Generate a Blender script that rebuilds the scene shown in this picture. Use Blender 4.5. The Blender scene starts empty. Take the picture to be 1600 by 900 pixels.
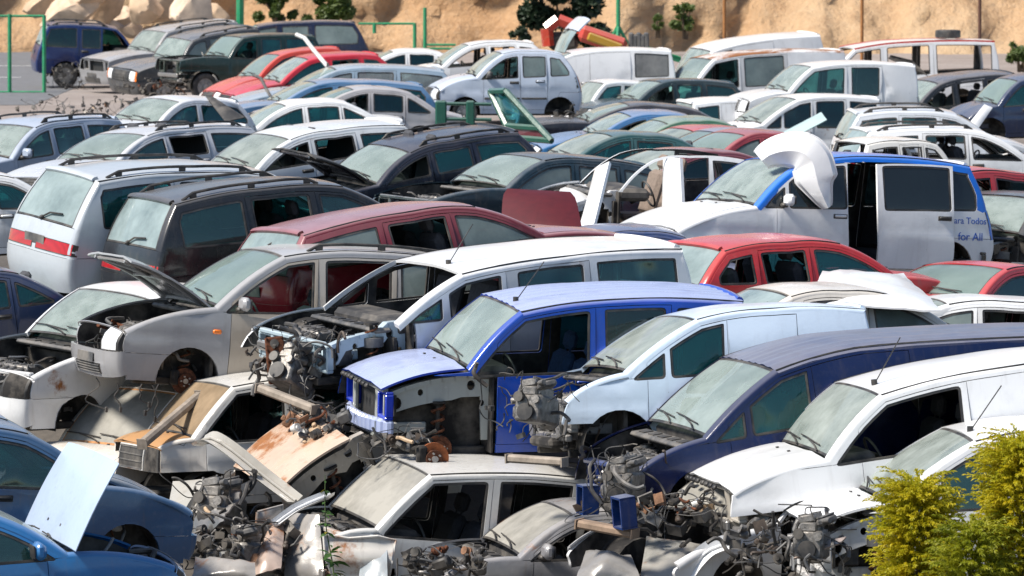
import bpy, bmesh, math, random
import numpy as np
from mathutils import Vector, Euler, Matrix, geometry, noise as mnoise
C = bpy.context.scene; D = bpy.data
# ---- camera -----------------------------------------------------------------------------------
cam = D.objects.new('camera', D.cameras.new('camera')); C.collection.objects.link(cam); C.camera = cam
cam.location = (0, 0, 6.6); cam.rotation_euler = (math.pi/2-math.atan(595/7000), 0, 0)
cam.data.sensor_width = 36; cam.data.lens = 157.5; cam.data.clip_end = 2000; cam.data.clip_start = .5
cam.data.dof.use_dof = True; cam.data.dof.focus_distance = 46; cam.data.dof.aperture_fstop = 5.6
# ---- sky and sun -------------------------------------------------------------------------------
SUN_DIR = Vector((-.58, -.26, .80)).normalized()          # towards the sun
W = D.worlds.new('World'); C.world = W; W.use_nodes = True
nt = W.node_tree; bg = nt.nodes['Background']; sky = nt.nodes.new('ShaderNodeTexSky'); sky.sky_type = 'NISHITA'; sky.sun_disc = False
sky.sun_elevation = math.asin(SUN_DIR.z); sky.sun_rotation = math.atan2(SUN_DIR.x, SUN_DIR.y); sky.dust_density = .7; sky.air_density = 1.0
nt.links.new(sky.outputs[0], bg.inputs[0]); bg.inputs[1].default_value = .074
sun = D.objects.new('sun', D.lights.new('sun','SUN')); C.collection.objects.link(sun)
sun.data.energy = 3.6; sun.data.angle = math.radians(11); sun.data.color = (1,.93,.83)
sun.rotation_euler = SUN_DIR.to_track_quat('Z','Y').to_euler(); sun.location = (-30, 40, 50)
vs = C.view_settings; vs.view_transform = 'Standard'; vs.look = 'None'; vs.exposure = .95; vs.gamma = 1; vs.use_curve_mapping = False
C.cycles.use_denoising = True; C.cycles.max_bounces = 8; C.cycles.transparent_max_bounces = 24; C.cycles.diffuse_bounces = 3; C.cycles.glossy_bounces = 3
# ---- car shape maths: side outline, half width, edge rounding -------------------------------
# every kind: L W H, profile points (X from the nose, z), belt heights, axles, wheel radius, window splits
KINDS = {
 'panel_van_small': dict(bul=.85,box=.85,L=4.16,W=1.72,P=dict(fb=(.06,.24),fm=(0,.52),hl=(.10,.92),cw=(1.02,1.13),wt=(1.60,1.70),rm=(2.7,1.82),re=(4.04,1.77),tb=(4.12,1.08),rm2=(4.16,.55),rb=(4.10,.26)),
    belt=(1.04,1.08),ax=(.77,3.40),r=.30,th=.12,doors=(1.34,2.40,3.22),win=[(1.08,2.32),(2.50,3.14),(3.28,3.95)],sl=.10),
 'one_box_van': dict(bul=.8,box=.85,L=4.5,W=1.80,P=dict(fb=(.06,.26),fm=(0,.52),hl=(.16,.86),cw=(.98,1.15),wt=(2.00,1.70),rm=(3.0,1.80),re=(4.34,1.76),tb=(4.45,1.08),rm2=(4.5,.55),rb=(4.44,.28)),
    belt=(1.06,1.12),ax=(.90,3.72),r=.31,th=.13,doors=(1.28,2.40,3.35),win=[(1.02,1.52),(1.60,2.34),(2.50,3.28),(3.45,4.25)],sl=.06),
 'high_roof_van': dict(bul=.85,box=.85,L=4.3,W=1.72,P=dict(fb=(.12,.26),fm=(.06,.52),hl=(.26,.88),cw=(1.02,1.10),wt=(1.75,1.74),rm=(2.9,1.86),re=(4.16,1.80),tb=(4.26,1.08),rm2=(4.3,.55),rb=(4.24,.28)),
    belt=(1.06,1.10),ax=(.84,3.55),r=.30,th=.11,doors=(1.22,2.20,3.1),win=[(1.0,1.5),(1.58,2.14),(2.32,3.02),(3.18,4.05)],sl=.06),
 'family_hatch': dict(L=4.0,W=1.68,P=dict(fb=(.06,.22),fm=(0,.48),hl=(.10,.72),cw=(1.25,.96),wt=(1.86,1.38),rm=(2.55,1.43),re=(3.48,1.37),tb=(3.86,.96),rm2=(4.0,.52),rb=(3.94,.26)),
    belt=(.89,.95),ax=(.80,3.32),r=.29,th=.18,doors=(1.36,2.30,3.0),win=[(1.30,2.24),(2.36,2.94),(3.06,3.6)],sl=.08),
 'big_van': dict(bul=.8,box=.85,L=4.8,W=1.90,P=dict(fb=(.06,.30),fm=(0,.56),hl=(.16,.96),cw=(1.02,1.25),wt=(1.95,1.90),rm=(3.0,2.00),re=(4.64,1.96),tb=(4.75,1.2),rm2=(4.8,.6),rb=(4.74,.32)),
    belt=(1.16,1.20),ax=(.92,3.95),r=.33,th=.12,doors=(1.30,2.35,3.5),win=[(1.06,1.5),(1.58,2.28),(2.5,3.4),(3.6,4.5)],sl=.06),
 'mpv': dict(L=4.5,W=1.74,P=dict(fb=(.06,.24),fm=(0,.50),hl=(.10,.74),cw=(1.12,1.02),wt=(1.90,1.56),rm=(2.9,1.66),re=(4.12,1.60),tb=(4.44,1.06),rm2=(4.54,.55),rb=(4.48,.28)),
    belt=(.96,1.02),ax=(.86,3.50),r=.30,th=.17,doors=(1.30,2.30,3.22),win=[(1.2,2.24),(2.38,3.14),(3.26,4.1)],sl=.08),
 'estate': dict(L=4.5,W=1.72,P=dict(fb=(.06,.22),fm=(0,.48),hl=(.10,.68),cw=(1.28,.93),wt=(2.02,1.36),rm=(2.8,1.43),re=(4.12,1.37),tb=(4.42,.95),rm2=(4.5,.55),rb=(4.44,.26)),
    belt=(.88,.94),ax=(.86,3.46),r=.30,th=.19,doors=(1.42,2.36,3.18),win=[(1.36,2.30),(2.42,3.12),(3.26,4.16)],sl=.08),
 'hatch': dict(L=3.8,W=1.64,P=dict(fb=(.06,.22),fm=(0,.48),hl=(.10,.70),cw=(1.05,.94),wt=(1.75,1.38),rm=(2.45,1.43),re=(3.28,1.37),tb=(3.66,.96),rm2=(3.8,.52),rb=(3.74,.26)),
    belt=(.88,.94),ax=(.78,3.18),r=.28,th=.18,doors=(1.24,2.18,2.86),win=[(1.14,2.12),(2.24,2.82),(2.94,3.42)],sl=.08),
 'sedan': dict(L=4.4,W=1.68,P=dict(fb=(.06,.22),fm=(0,.46),hl=(.10,.68),cw=(1.28,.92),wt=(2.0,1.34),rm=(2.6,1.40),re=(3.22,1.34),tb=(3.82,.97),tl=(4.32,.93),rm2=(4.4,.50),rb=(4.34,.26)),
    belt=(.87,.92),ax=(.86,3.42),r=.29,th=.20,doors=(1.42,2.34,3.08),win=[(1.36,2.28),(2.40,3.02),(3.12,3.6)],sl=.08),
 'jeep': dict(box=.6,L=4.3,W=1.76,P=dict(fb=(.04,.38),fm=(0,.62),hl=(.06,1.04),cw=(1.42,1.12),wt=(1.86,1.62),rm=(2.8,1.70),re=(3.92,1.67),tb=(4.16,1.12),rm2=(4.28,.66),rb=(4.24,.40)),
    belt=(1.08,1.10),ax=(.80,3.38),r=.36,th=.13,doors=(1.46,2.30,3.00),win=[(1.42,2.24),(2.36,2.92),(3.06,3.98)],sl=.05),
 'minivan': dict(L=5.0,W=1.92,P=dict(fb=(.08,.24),fm=(0,.50),hl=(.14,.74),cw=(1.30,1.08),wt=(2.0,1.64),rm=(3.2,1.76),re=(4.60,1.68),tb=(4.86,1.12),rm2=(5.0,.6),rb=(4.92,.30)),
    belt=(1.05,1.09),ax=(1.15,4.22),r=.33,th=.16,doors=(1.62,2.70,3.86),win=[(1.35,1.74),(1.80,2.66),(2.78,3.80),(3.92,4.64)],sl=.05),
 'old_van': dict(box=.7,L=4.0,W=1.62,P=dict(fb=(.04,.28),fm=(0,.52),hl=(.06,.90),cw=(.62,1.00),wt=(1.22,1.66),rm=(2.2,1.76),re=(3.82,1.72),tb=(3.92,1.02),rm2=(4.0,.55),rb=(3.95,.30)),
    belt=(.98,1.00),ax=(.62,3.2),r=.29,th=.09,doors=(.98,1.92,2.9),win=[(.80,1.86),(2.00,2.84),(2.96,3.7)],sl=.04),
 'boxy_van': dict(box=.5,bul=.45,L=3.9,W=1.66,P=dict(fb=(.03,.30),fm=(0,.55),hl=(.03,.97),cw=(.46,1.07),wt=(.98,1.62),rm=(2.1,1.72),re=(3.7,1.68),tb=(3.82,1.0),rm2=(3.9,.55),rb=(3.86,.30)),
    belt=(1.0,1.02),ax=(.70,3.1),r=.29,th=.06,doors=(.62,1.66,2.6),win=[(.52,1.60),(1.74,2.52),(2.68,3.6)],sl=.04),
 'tall_van': dict(box=.8,L=4.8,W=1.90,P=dict(fb=(.04,.30),fm=(0,.56),hl=(.06,1.00),cw=(.50,1.18),wt=(1.10,1.95),rm=(2.4,2.10),re=(4.6,2.04),tb=(4.72,1.2),rm2=(4.8,.6),rb=(4.74,.34)),
    belt=(1.16,1.18),ax=(.70,3.7),r=.32,th=.10,doors=(.95,1.80,3.05),win=[(.75,1.74),(1.9,2.95),(3.12,4.5)],sl=.04),
}
SEGS = [('fascia','fb','fm',.02,3),('fascia2','fm','hl',.05,6),('hood','hl','cw',.055,8),('windshield','cw','wt',.045,7),
        ('roof','wt','rm',.03,7),('roof2','rm','re',.03,8)]
def _bez(a,b,bulge,n):
    dx,dz = b[0]-a[0], b[1]-a[1]; l = math.hypot(dx,dz)
    nx,nz = -dz/l, dx/l                          # outward (up / forward) for nose-to-tail travel
    mx,mz = (a[0]+b[0])/2+nx*bulge*2, (a[1]+b[1])/2+nz*bulge*2
    return [((1-t)**2*a[0]+2*t*(1-t)*mx+t*t*b[0], (1-t)**2*a[1]+2*t*(1-t)*mz+t*t*b[1]) for t in [i/n for i in range(n)]]
EDGE = dict(fascia=.14,fascia2=.125,hood=.055,windshield=.07,roof=.065,roof2=.065,rearglass=.07,trunk=.055,tail=.11,tail2=.11)
class Shape:
    def __init__(s, kind, sL=1.0, sH=1.0, sW=1.0, over=None):
        k = KINDS[kind]; s.kind = kind; s.k = k
        P = {n:(p[0]*sL, p[1]*sH) for n,p in k['P'].items()}
        if over: P.update(over)
        s.L, s.W, s.P = k['L']*sL, k['W']*sW, P
        s.H = P['rm'][1]; s.r = k['r']; s.th = k['th']
        s.ax = (k['ax'][0]*sL, k['ax'][1]*sL); s.belt = (k['belt'][0]*sH, k['belt'][1]*sH)
        s.doors = [d*sL for d in k['doors']]; s.win = [(a*sL,b*sL) for a,b in k['win']]; s.sl = k['sl']
        segs = list(SEGS)
        if 'tl' in P: segs += [('rearglass','re','tb',.02,6),('trunk','tb','tl',.02,4),('tail','tl','rm2',.03,5),('tail2','rm2','rb',.01,3)]
        else: segs += [('rearglass','re','tb',.02,6),('tail','tb','rm2',.03,6),('tail2','rm2','rb',.01,3)]
        pts, s.seg, tags = [], {}, []
        for name,a,b,bul,n in segs:
            i0 = len(pts); pts += _bez(P[a],P[b],bul*k.get('bul',1.),n); tags += [name]*n
            s.seg[name] = (i0, i0+n)
        pts.append(P['rb']); tags.append('tail2')
        s.pts = pts; n = len(pts); s.n = n
        nor = []
        for i in range(n):
            a = pts[max(i-1,0)]; b = pts[min(i+1,n-1)]
            dx,dz = b[0]-a[0], b[1]-a[1]; l = math.hypot(dx,dz) or 1
            nor.append((-dz/l, dx/l))
        s.nor = nor
        bb = [EDGE[t]*k.get('box',1.) for t in tags]
        for _ in range(3): bb = [(bb[max(i-1,0)]+bb[i]+bb[min(i+1,n-1)])/3 for i in range(n)]
        s.b = bb
        s.side = [(p[0]-q[0]*e, p[1]-q[1]*e) for p,q,e in zip(pts,nor,bb)]
        s.zs = P['fb'][1]; s.Lx = P['rm2'][0]; s.box = k.get('box',1.)
    def beltz(s, X):
        a,b = s.doors[0], s.doors[2]
        t = (X-a)/(b-a); return s.belt[0]+(s.belt[1]-s.belt[0])*t
    def w(s, X, z):
        w = s.W/2
        u = max(0,(1.0-X)/1.0); w -= .07*u*u*w*1.2*s.box
        v = max(0,(X-(s.Lx-.9))/.9); w -= .06*v*v*w
        zb = s.beltz(X); zm = zb*.70
        if z > zb:
            t = (z-zb)/(s.H-zb); w -= .02+s.th*(t**1.25)
        elif z > zm: w -= .02*((z-zm)/(zb-zm))**2
        else: w -= .055*((zm-z)/(zm-s.zs+.05))**2
        # a pressed crease along the flank
        return w - .008*max(0,1-abs(z-(zm+.04))/.05)
    def loc(s, X, y, z): return (s.L/2-X, y, z)
    def landmark(s, name):
        """N = near (signed by the caller), F = far, C = centre"""
        tag, sd = name[:-1], name[-1]
        T = dict(wb='cw',wt='wt',rr='re',tb='tb',hl='hl',bm='fm',fb='fb',tr='rm2',rm='rm',tl='tl',rb='rb')
        if tag in ('fa','ra'):
            X = s.ax[0 if tag=='fa' else 1]; return s.loc(X, s.W/2-.06, s.r)
        if tag[:2] == 'db':  # door seam at belt: db0 db1 db2
            X = s.doors[int(tag[2])]; z = s.beltz(X); return s.loc(X, s.w(X,z), z)
        if tag[:2] == 'ds':
            X = s.doors[int(tag[2])]; z = s.zs+.05; return s.loc(X, s.w(X,z), z)
        if tag[:2] == 'wn':  # window: wn<i><a/b> belt corner
            X = s.win[int(tag[2])][0 if tag[3]=='a' else 1]; z = s.beltz(X); return s.loc(X, s.w(X,z), z)
        p = s.P[T[tag]]
        i = min(range(s.n), key=lambda j: (s.pts[j][0]-p[0])**2+(s.pts[j][1]-p[1])**2)
        if sd == 'C': return s.loc(s.pts[i][0], 0, s.pts[i][1])
        X,z = s.side[i]; return s.loc(X, s.w(X,z), z)
# ---- scene helpers ---------------------------------------------------------------------------
R_ = math.radians
COL = C.collection
def link(name, me, parent=None):
    o = D.objects.new(name, me); COL.objects.link(o)
    if parent is not None: o.parent = parent
    return o
def tag(o, label=None, cat=None, group=None, kind=None):
    if label: o['label'] = label
    if cat: o['category'] = cat
    if group: o['group'] = group
    if kind: o['kind'] = kind
    return o
def empty(name, loc=(0,0,0), rot=(0,0,0)):
    o = D.objects.new(name, None); COL.objects.link(o); o.location = loc; o.rotation_euler = rot
    o.empty_display_size = .1
    return o
def mesh(name, V, Fc, mats, mi=None, normals=None, smooth=True):
    me = D.meshes.new(name); me.from_pydata([tuple(v) for v in V], [], Fc)
    for m in mats: me.materials.append(m)
    if mi is not None: me.polygons.foreach_set('material_index', mi)
    if smooth: me.polygons.foreach_set('use_smooth', [True]*len(me.polygons))
    me.update()
    if normals is not None: me.normals_split_custom_set_from_vertices(normals)
    return me
class MB:
    """collects boxes, tubes, discs into ONE mesh"""
    def __init__(s): s.V, s.F, s.M = [], [], []
    def add(s, V, Fc, mi=0):
        o = len(s.V); s.V += [tuple(v) for v in V]; s.F += [tuple(i+o for i in f) for f in Fc]; s.M += [mi]*len(Fc); return s
    def box(s, c, d, mi=0, rot=None, bev=.0):
        x,y,z = d[0]/2, d[1]/2, d[2]/2
        if bev:
            b = min(bev, x*.9, y*.9, z*.9); V = []
            for sx in (-1,1):
                for sy in (-1,1):
                    for sz in (-1,1):
                        V += [(sx*(x-b),sy*(y-b),sz*z),(sx*(x-b),sy*y,sz*(z-b)),(sx*x,sy*(y-b),sz*(z-b))]
            bm = bmesh.new()
            for v in V: bm.verts.new(v)
            r = bmesh.ops.convex_hull(bm, input=bm.verts); bm.verts.index_update(); bmesh.ops.dissolve_limit(bm, angle_limit=.02, verts=bm.verts, edges=bm.edges)
            bm.verts.index_update(); V = [v.co.copy() for v in bm.verts]; Fc = [tuple(v.index for v in f.verts) for f in bm.faces]; bm.free()
        else:
            V = [(sx*x,sy*y,sz*z) for sx in (-1,1) for sy in (-1,1) for sz in (-1,1)]
            Fc = [(0,1,3,2),(4,6,7,5),(0,4,5,1),(2,3,7,6),(0,2,6,4),(1,5,7,3)]
        m = Euler(rot).to_matrix() if rot else None
        V = [((m@Vector(v)) if m else Vector(v))+Vector(c) for v in V]
        return s.add(V, Fc, mi)
    def tube(s, P, r, n=6, mi=0, caps=True):
        P = [Vector(p) for p in P]; V, Fc = [], []
        up = None
        for i,p in enumerate(P):
            t = (P[min(i+1,len(P)-1)]-P[max(i-1,0)]).normalized()
            if up is None: up = t.orthogonal().normalized()
            up = (up - t*up.dot(t)); up = up.normalized() if up.length > 1e-6 else t.orthogonal().normalized()
            w = t.cross(up); rr = r[i] if isinstance(r,(list,tuple)) else r
            for k in range(n):
                a = 2*math.pi*k/n; V.append(p+up*math.cos(a)*rr+w*math.sin(a)*rr)
        for i in range(len(P)-1):
            for k in range(n):
                a,b = i*n+k, i*n+(k+1)%n; Fc.append((a,b,b+n,a+n))
        if caps: Fc += [tuple(range(n-1,-1,-1)), tuple((len(P)-1)*n+k for k in range(n))]
        return s.add(V, Fc, mi)
    def disc(s, c, axis, r, h, n=16, mi=0, hole=0):
        ax = Vector(axis).normalized(); u = ax.orthogonal().normalized(); w = ax.cross(u); c = Vector(c)
        V, Fc = [], []
        for sgn in (-.5,.5):
            for k in range(n):
                a = 2*math.pi*k/n; d = u*math.cos(a)+w*math.sin(a)
                V.append(c+ax*h*sgn+d*r)
                V.append(c+ax*h*sgn+d*max(hole,1e-4))
        for k in range(n):
            j = (k+1)%n; a,b = 2*k, 2*j; o = 2*n
            Fc += [(a,b,b+o,a+o),(a,a+1,b+1,b),(a+o,b+o,b+o+1,a+o+1)]
            if hole: Fc.append((a+1,a+1+o,b+1+o,b+1))
        return s.add(V, Fc, mi)
    def build(s, name, mats, parent=None, smooth=False):
        if not isinstance(mats,(list,tuple)): mats = [mats]
        me = mesh(name, s.V, s.F, mats, s.M, smooth=smooth)
        if smooth: me.set_sharp_from_angle(angle=R_(40))
        return link(name, me, parent)

# ---- materials --------------------------------------------------------------------------------
MATS = {}
def newmat(name):
    m = D.materials.new(name); m.use_nodes = True; nt = m.node_tree; nt.nodes.clear()
    out = nt.nodes.new('ShaderNodeOutputMaterial'); return m, nt, out
def N(nt, typ, ins=None, **kw):
    n = nt.nodes.new(typ)
    for k,v in kw.items(): setattr(n,k,v)
    for k,v in (ins or {}).items():
        if hasattr(v,'is_linked') or isinstance(v, bpy.types.NodeSocket): nt.links.new(v, n.inputs[k])
        else: n.inputs[k].default_value = v
    return n
def rgba(c): return (c[0],c[1],c[2],1)
def mixc(nt, f, a, b):
    n = nt.nodes.new('ShaderNodeMix'); n.data_type = 'RGBA'
    for idx,v in ((0,f),(6,a),(7,b)):
        if isinstance(v, bpy.types.NodeSocket): nt.links.new(v, n.inputs[idx])
        else: n.inputs[idx].default_value = v if idx==0 else (rgba(v) if len(v)==3 else v)
    return n.outputs[2]
def math_(nt, op, a, b=0, clamp=False):
    n = nt.nodes.new('ShaderNodeMath'); n.operation = op; n.use_clamp = clamp
    for i,v in enumerate((a,b)):
        if isinstance(v, bpy.types.NodeSocket): nt.links.new(v, n.inputs[i])
        else: n.inputs[i].default_value = v
    return n.outputs[0]
def ramp(nt, v, lo, hi):
    n = nt.nodes.new('ShaderNodeMapRange'); n.clamp = True
    nt.links.new(v, n.inputs[0]); n.inputs[1].default_value = lo; n.inputs[2].default_value = hi
    return n.outputs[0]
def noise(nt, scale, detail=4, rough=.6, vec=None, obj=True):
    n = nt.nodes.new('ShaderNodeTexNoise'); n.inputs['Scale'].default_value = scale; n.inputs['Detail'].default_value = detail; n.inputs['Roughness'].default_value = rough
    if vec is None:
        tc = nt.nodes.new('ShaderNodeTexCoord'); vec = tc.outputs['Object']
    nt.links.new(vec, n.inputs['Vector']); return n.outputs[0]
DUST = (.50,.46,.42)
def paint(col, dust=.35, fade=None, rust=0., peel=0., gloss=.22, fadek=.45):
    """lacquered body paint; dust settles and the lacquer chalks on upward faces, lightened for sun glare too; optional rust bloom"""
    key = ('paint',col,dust,fade,rust,peel,gloss,fadek)
    if key in MATS: return MATS[key]
    m, nt, out = newmat('car_paint')
    geo = nt.nodes.new('ShaderNodeNewGeometry'); sep = N(nt,'ShaderNodeSeparateXYZ',{0:geo.outputs['Normal']})
    tc = nt.nodes.new('ShaderNodeTexCoord'); oi = nt.nodes.new('ShaderNodeObjectInfo')
    mp = N(nt,'ShaderNodeVectorMath',{0:tc.outputs['Object'],1:oi.outputs['Location']},operation='ADD')
    vec = mp.outputs[0]
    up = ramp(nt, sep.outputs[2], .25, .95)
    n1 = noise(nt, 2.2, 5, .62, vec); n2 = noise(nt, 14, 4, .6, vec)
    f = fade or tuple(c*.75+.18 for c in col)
    base = mixc(nt, math_(nt,'MULTIPLY',up,fadek), col, f)  # upward faces paler: chalked lacquer plus sun glare put into the colour
    dm = math_(nt,'MULTIPLY', ramp(nt,n1,.34,.70), math_(nt,'ADD',math_(nt,'MULTIPLY',up,dust*.8), dust*.10), True)
    dm2 = math_(nt,'ADD', dm, math_(nt,'MULTIPLY', ramp(nt,n2,.55,.75), dust*.25), True)
    base = mixc(nt, dm2, base, DUST)
    base = mixc(nt, math_(nt,'MULTIPLY',ramp(nt,n1,.52,.74),.30+.3*dust), base, tuple(c*.55+.012 for c in col))
    # streaks running down the flanks
    sv = N(nt,'ShaderNodeMapping',{0:vec,3:(7,7,.7)}); n3 = noise(nt, 1.6, 3, .6, sv.outputs[0])
    base = mixc(nt, math_(nt,'MULTIPLY',ramp(nt,n3,.56,.72),.26*min(1,dust*2+.2)), base, (.16,.13,.10))
    if peel:
        n4 = noise(nt, 5, 8, .7, vec)
        base = mixc(nt, math_(nt,'MULTIPLY',ramp(nt,n4,.60-.1*peel,.63-.1*peel),math_(nt,'MULTIPLY',up,.9)), base, (.55,.56,.60))
    rough = math_(nt,'ADD',gloss,math_(nt,'MULTIPLY',dm2,.5),True)
    n8 = noise(nt, 26, 3, .75, vec); n9 = noise(nt, 1.1, 2, .5, vec)
    chip = math_(nt,'MULTIPLY',ramp(nt,n8,.70,.74),ramp(nt,n9,.5,.6),True)
    base = mixc(nt, math_(nt,'MULTIPLY',chip,.75), base, (.10,.065,.045))
    if rust:
        n5 = noise(nt, 1.7, 9, .68, vec); rm = ramp(nt,n5,.66-.26*rust,.74-.22*rust)
        n6 = noise(nt, 18, 5, .7, vec)
        rc = mixc(nt, n6, (.10,.032,.012), (.42,.17,.05))
        base = mixc(nt, rm, base, rc); rough = math_(nt,'ADD',rough,math_(nt,'MULTIPLY',rm,.5),True)
    bmp = N(nt,'ShaderNodeBump',{'Height':n1,'Strength':.12,'Distance':.06})
    p = N(nt,'ShaderNodeBsdfPrincipled',{'Base Color':base,'Roughness':rough,'Coat Weight':.22,'Coat Roughness':.10,'Normal':bmp.outputs[0]})
    nt.links.new(p.outputs[0], out.inputs[0]); MATS[key] = m; return m
def solid(name, col, rough=.6, metal=0., var=.25, scale=9., bump=0., dusty=0.):
    key = ('solid',name)
    if key in MATS: return MATS[key]
    m, nt, out = newmat(name)
    n1 = noise(nt, scale, 5, .65)
    base = mixc(nt, ramp(nt,n1,.3,.7), tuple(c*(1-var) for c in col), tuple(min(1,c*(1+var)) for c in col))
    if dusty:
        n2 = noise(nt, scale*.4, 4, .6); base = mixc(nt, math_(nt,'MULTIPLY',ramp(nt,n2,.4,.7),dusty), base, (.38,.34,.29))
    p = N(nt,'ShaderNodeBsdfPrincipled',{'Base Color':base,'Roughness':rough,'Metallic':metal})
    if bump:
        b = N(nt,'ShaderNodeBump',{'Height':n1,'Strength':bump,'Distance':.02}); nt.links.new(b.outputs[0], p.inputs['Normal'])
    nt.links.new(p.outputs[0], out.inputs[0]); MATS[key] = m; return m
def glass(name, tint, dust, dcol=(.52,.55,.53), scale=1.6, film=0.):
    key = ('glass',name)
    if key in MATS: return MATS[key]
    m, nt, out = newmat(name)
    tr = N(nt,'ShaderNodeBsdfTransparent',{0:rgba(tint)})
    gl = N(nt,'ShaderNodeBsdfGlossy',{0:(1,1,1,1),1:.04})
    fr = N(nt,'ShaderNodeFresnel',{0:1.38})
    mx = N(nt,'ShaderNodeMixShader',{0:math_(nt,'ADD',fr.outputs[0],.03,True),1:tr.outputs[0],2:gl.outputs[0]})
    tc = nt.nodes.new('ShaderNodeTexCoord'); oi = nt.nodes.new('ShaderNodeObjectInfo')
    vec = N(nt,'ShaderNodeVectorMath',{0:tc.outputs['Object'],1:oi.outputs['Location']},operation='ADD').outputs[0]
    n1 = noise(nt, scale, 4, .6, vec); n2 = noise(nt, scale*9, 4, .7, vec)
    f = math_(nt,'MULTIPLY', math_(nt,'ADD',ramp(nt,n1,.25,.75),math_(nt,'MULTIPLY',n2,.35)), dust, True)
    f = math_(nt,'ADD', f, dust*.35+film, True)
    df = N(nt,'ShaderNodeBsdfDiffuse',{0:rgba(dcol)})
    m2 = N(nt,'ShaderNodeMixShader',{0:f,1:mx.outputs[0],2:df.outputs[0]})
    nt.links.new(m2.outputs[0], out.inputs[0]); MATS[key] = m; return m
def lens(name, col, rough=.12):
    key = ('lens',name)
    if key in MATS: return MATS[key]
    m, nt, out = newmat(name)
    tc = nt.nodes.new('ShaderNodeTexCoord')
    w = N(nt,'ShaderNodeTexWave',{0:tc.outputs['Object'],1:14.,2:1.5})
    base = mixc(nt, w.outputs[1], tuple(c*.8 for c in col), col)
    p = N(nt,'ShaderNodeBsdfPrincipled',{'Base Color':base,'Roughness':rough,'Coat Weight':.3,'Coat Roughness':.05})
    nt.links.new(p.outputs[0], out.inputs[0]); MATS[key] = m; return m
M_black = solid('black_rubber',(.018,.018,.019),.55,dusty=.25)
M_plastic = solid('grey_plastic',(.06,.062,.066),.6,dusty=.4)
M_dark = solid('dark_underbody',(.010,.009,.009),.9,dusty=.3)
M_inner = solid('cabin_trim',(.028,.028,.03),.8,dusty=.3)
M_liner = solid('headlining',(.25,.24,.23),.9)
M_steel = solid('bare_steel',(.35,.34,.33),.45,.8,dusty=.3)
M_alu = solid('cast_aluminium',(.17,.165,.16),.5,.5,var=.6,scale=16,bump=.4,dusty=.35)
M_rust = solid('rusty_iron',(.105,.036,.016),.9,.2,var=.7,scale=22,bump=.5)
M_rustlight = solid('flaky_rust',(.20,.105,.06),.9,0,var=.5,scale=12,bump=.4)
M_hose = solid('hose_rubber',(.02,.02,.022),.5,dusty=.35)
M_tan = solid('tan_plastic',(.42,.30,.19),.6,var=.3)
M_whitepl = solid('white_plastic',(.62,.62,.60),.5,dusty=.35)
M_cloth = solid('seat_cloth_dark',(.05,.052,.06),.9,scale=30)
M_clothblue = solid('seat_cloth_blue',(.03,.07,.16),.9,scale=30)
M_clothbrown = solid('seat_cloth_brown',(.20,.155,.125),.9,scale=30)
M_fins = None
G_wind = glass('dusty_windscreen',(.62,.72,.69),.35,(.40,.46,.45))
G_winddirty = glass('filthy_windscreen',(.5,.52,.5),.80,(.32,.31,.28))
G_side = glass('tinted_side_glass',(.30,.62,.62),.05,(.03,.30,.32),film=.04)
G_dark = glass('dark_privacy_glass',(.08,.12,.13),.05,(.10,.15,.17),film=.05)
G_rear = glass('dusty_rear_glass',(.38,.50,.50),.40,(.44,.53,.54))
L_head = lens('headlamp_lens',(.80,.82,.84)); L_red = lens('red_lamp_lens',(.42,.004,.006)); L_orange = lens('orange_lamp_lens',(.85,.20,.02))
SIDES = [G_side, G_side, glass('clear_green_side_glass',(.52,.74,.70),.04,(.12,.34,.34),film=.03), glass('dusty_side_glass',(.34,.52,.52),.30,(.34,.42,.41),film=.05), glass('deep_side_glass',(.14,.34,.36),.03,(.01,.14,.16),film=.03)]
WINDS = [G_wind, G_wind, glass('clean_windscreen',(.60,.76,.74),.20,(.40,.46,.44),1.1,film=.05), glass('grimy_windscreen',(.58,.66,.62),.46,(.36,.40,.38),2.6), glass('streaked_windscreen',(.62,.72,.68),.32,(.46,.51,.50),3.4)]
def fins():
    m, nt, out = newmat('radiator_fins')
    tc = nt.nodes.new('ShaderNodeTexCoord'); w = N(nt,'ShaderNodeTexWave',{0:tc.outputs['Object'],1:60.}, bands_direction='Y')
    c = mixc(nt, w.outputs[1], (.01,.01,.01), (.09,.09,.09))
    p = N(nt,'ShaderNodeBsdfPrincipled',{'Base Color':c,'Roughness':.6,'Metallic':.3}); nt.links.new(p.outputs[0], out.inputs[0]); return m
M_fins = fins()
# ---- car builder -----------------------------------------------------------------------------
def pip(px, pz, poly):
    ins = np.zeros(len(px), bool); n = len(poly); j = n-1
    for i in range(n):
        xi,zi = poly[i]; xj,zj = poly[j]
        if zi != zj:
            c = ((zi > pz) != (zj > pz)) & (px < (xj-xi)*(pz-zi)/(zj-zi)+xi); ins ^= c
        j = i
    return ins
def clip(poly, a, b, c):
    """keep a*x+b*z<=c"""
    out = []
    for i in range(len(poly)):
        p,q = poly[i-1], poly[i]; dp = a*p[0]+b*p[1]-c; dq = a*q[0]+b*q[1]-c
        if (dp<=0) != (dq<=0):
            t = dp/(dp-dq); out.append((p[0]+(q[0]-p[0])*t, p[1]+(q[1]-p[1])*t))
        if dq<=0: out.append(q)
    return out
def simplify(poly, d=.012):
    out = []
    for p in poly:
        if not out or math.hypot(p[0]-out[-1][0],p[1]-out[-1][1])>d: out.append(p)
    while len(out)>3 and math.hypot(out[0][0]-out[-1][0],out[0][1]-out[-1][1])<d: out.pop()
    return out
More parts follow.
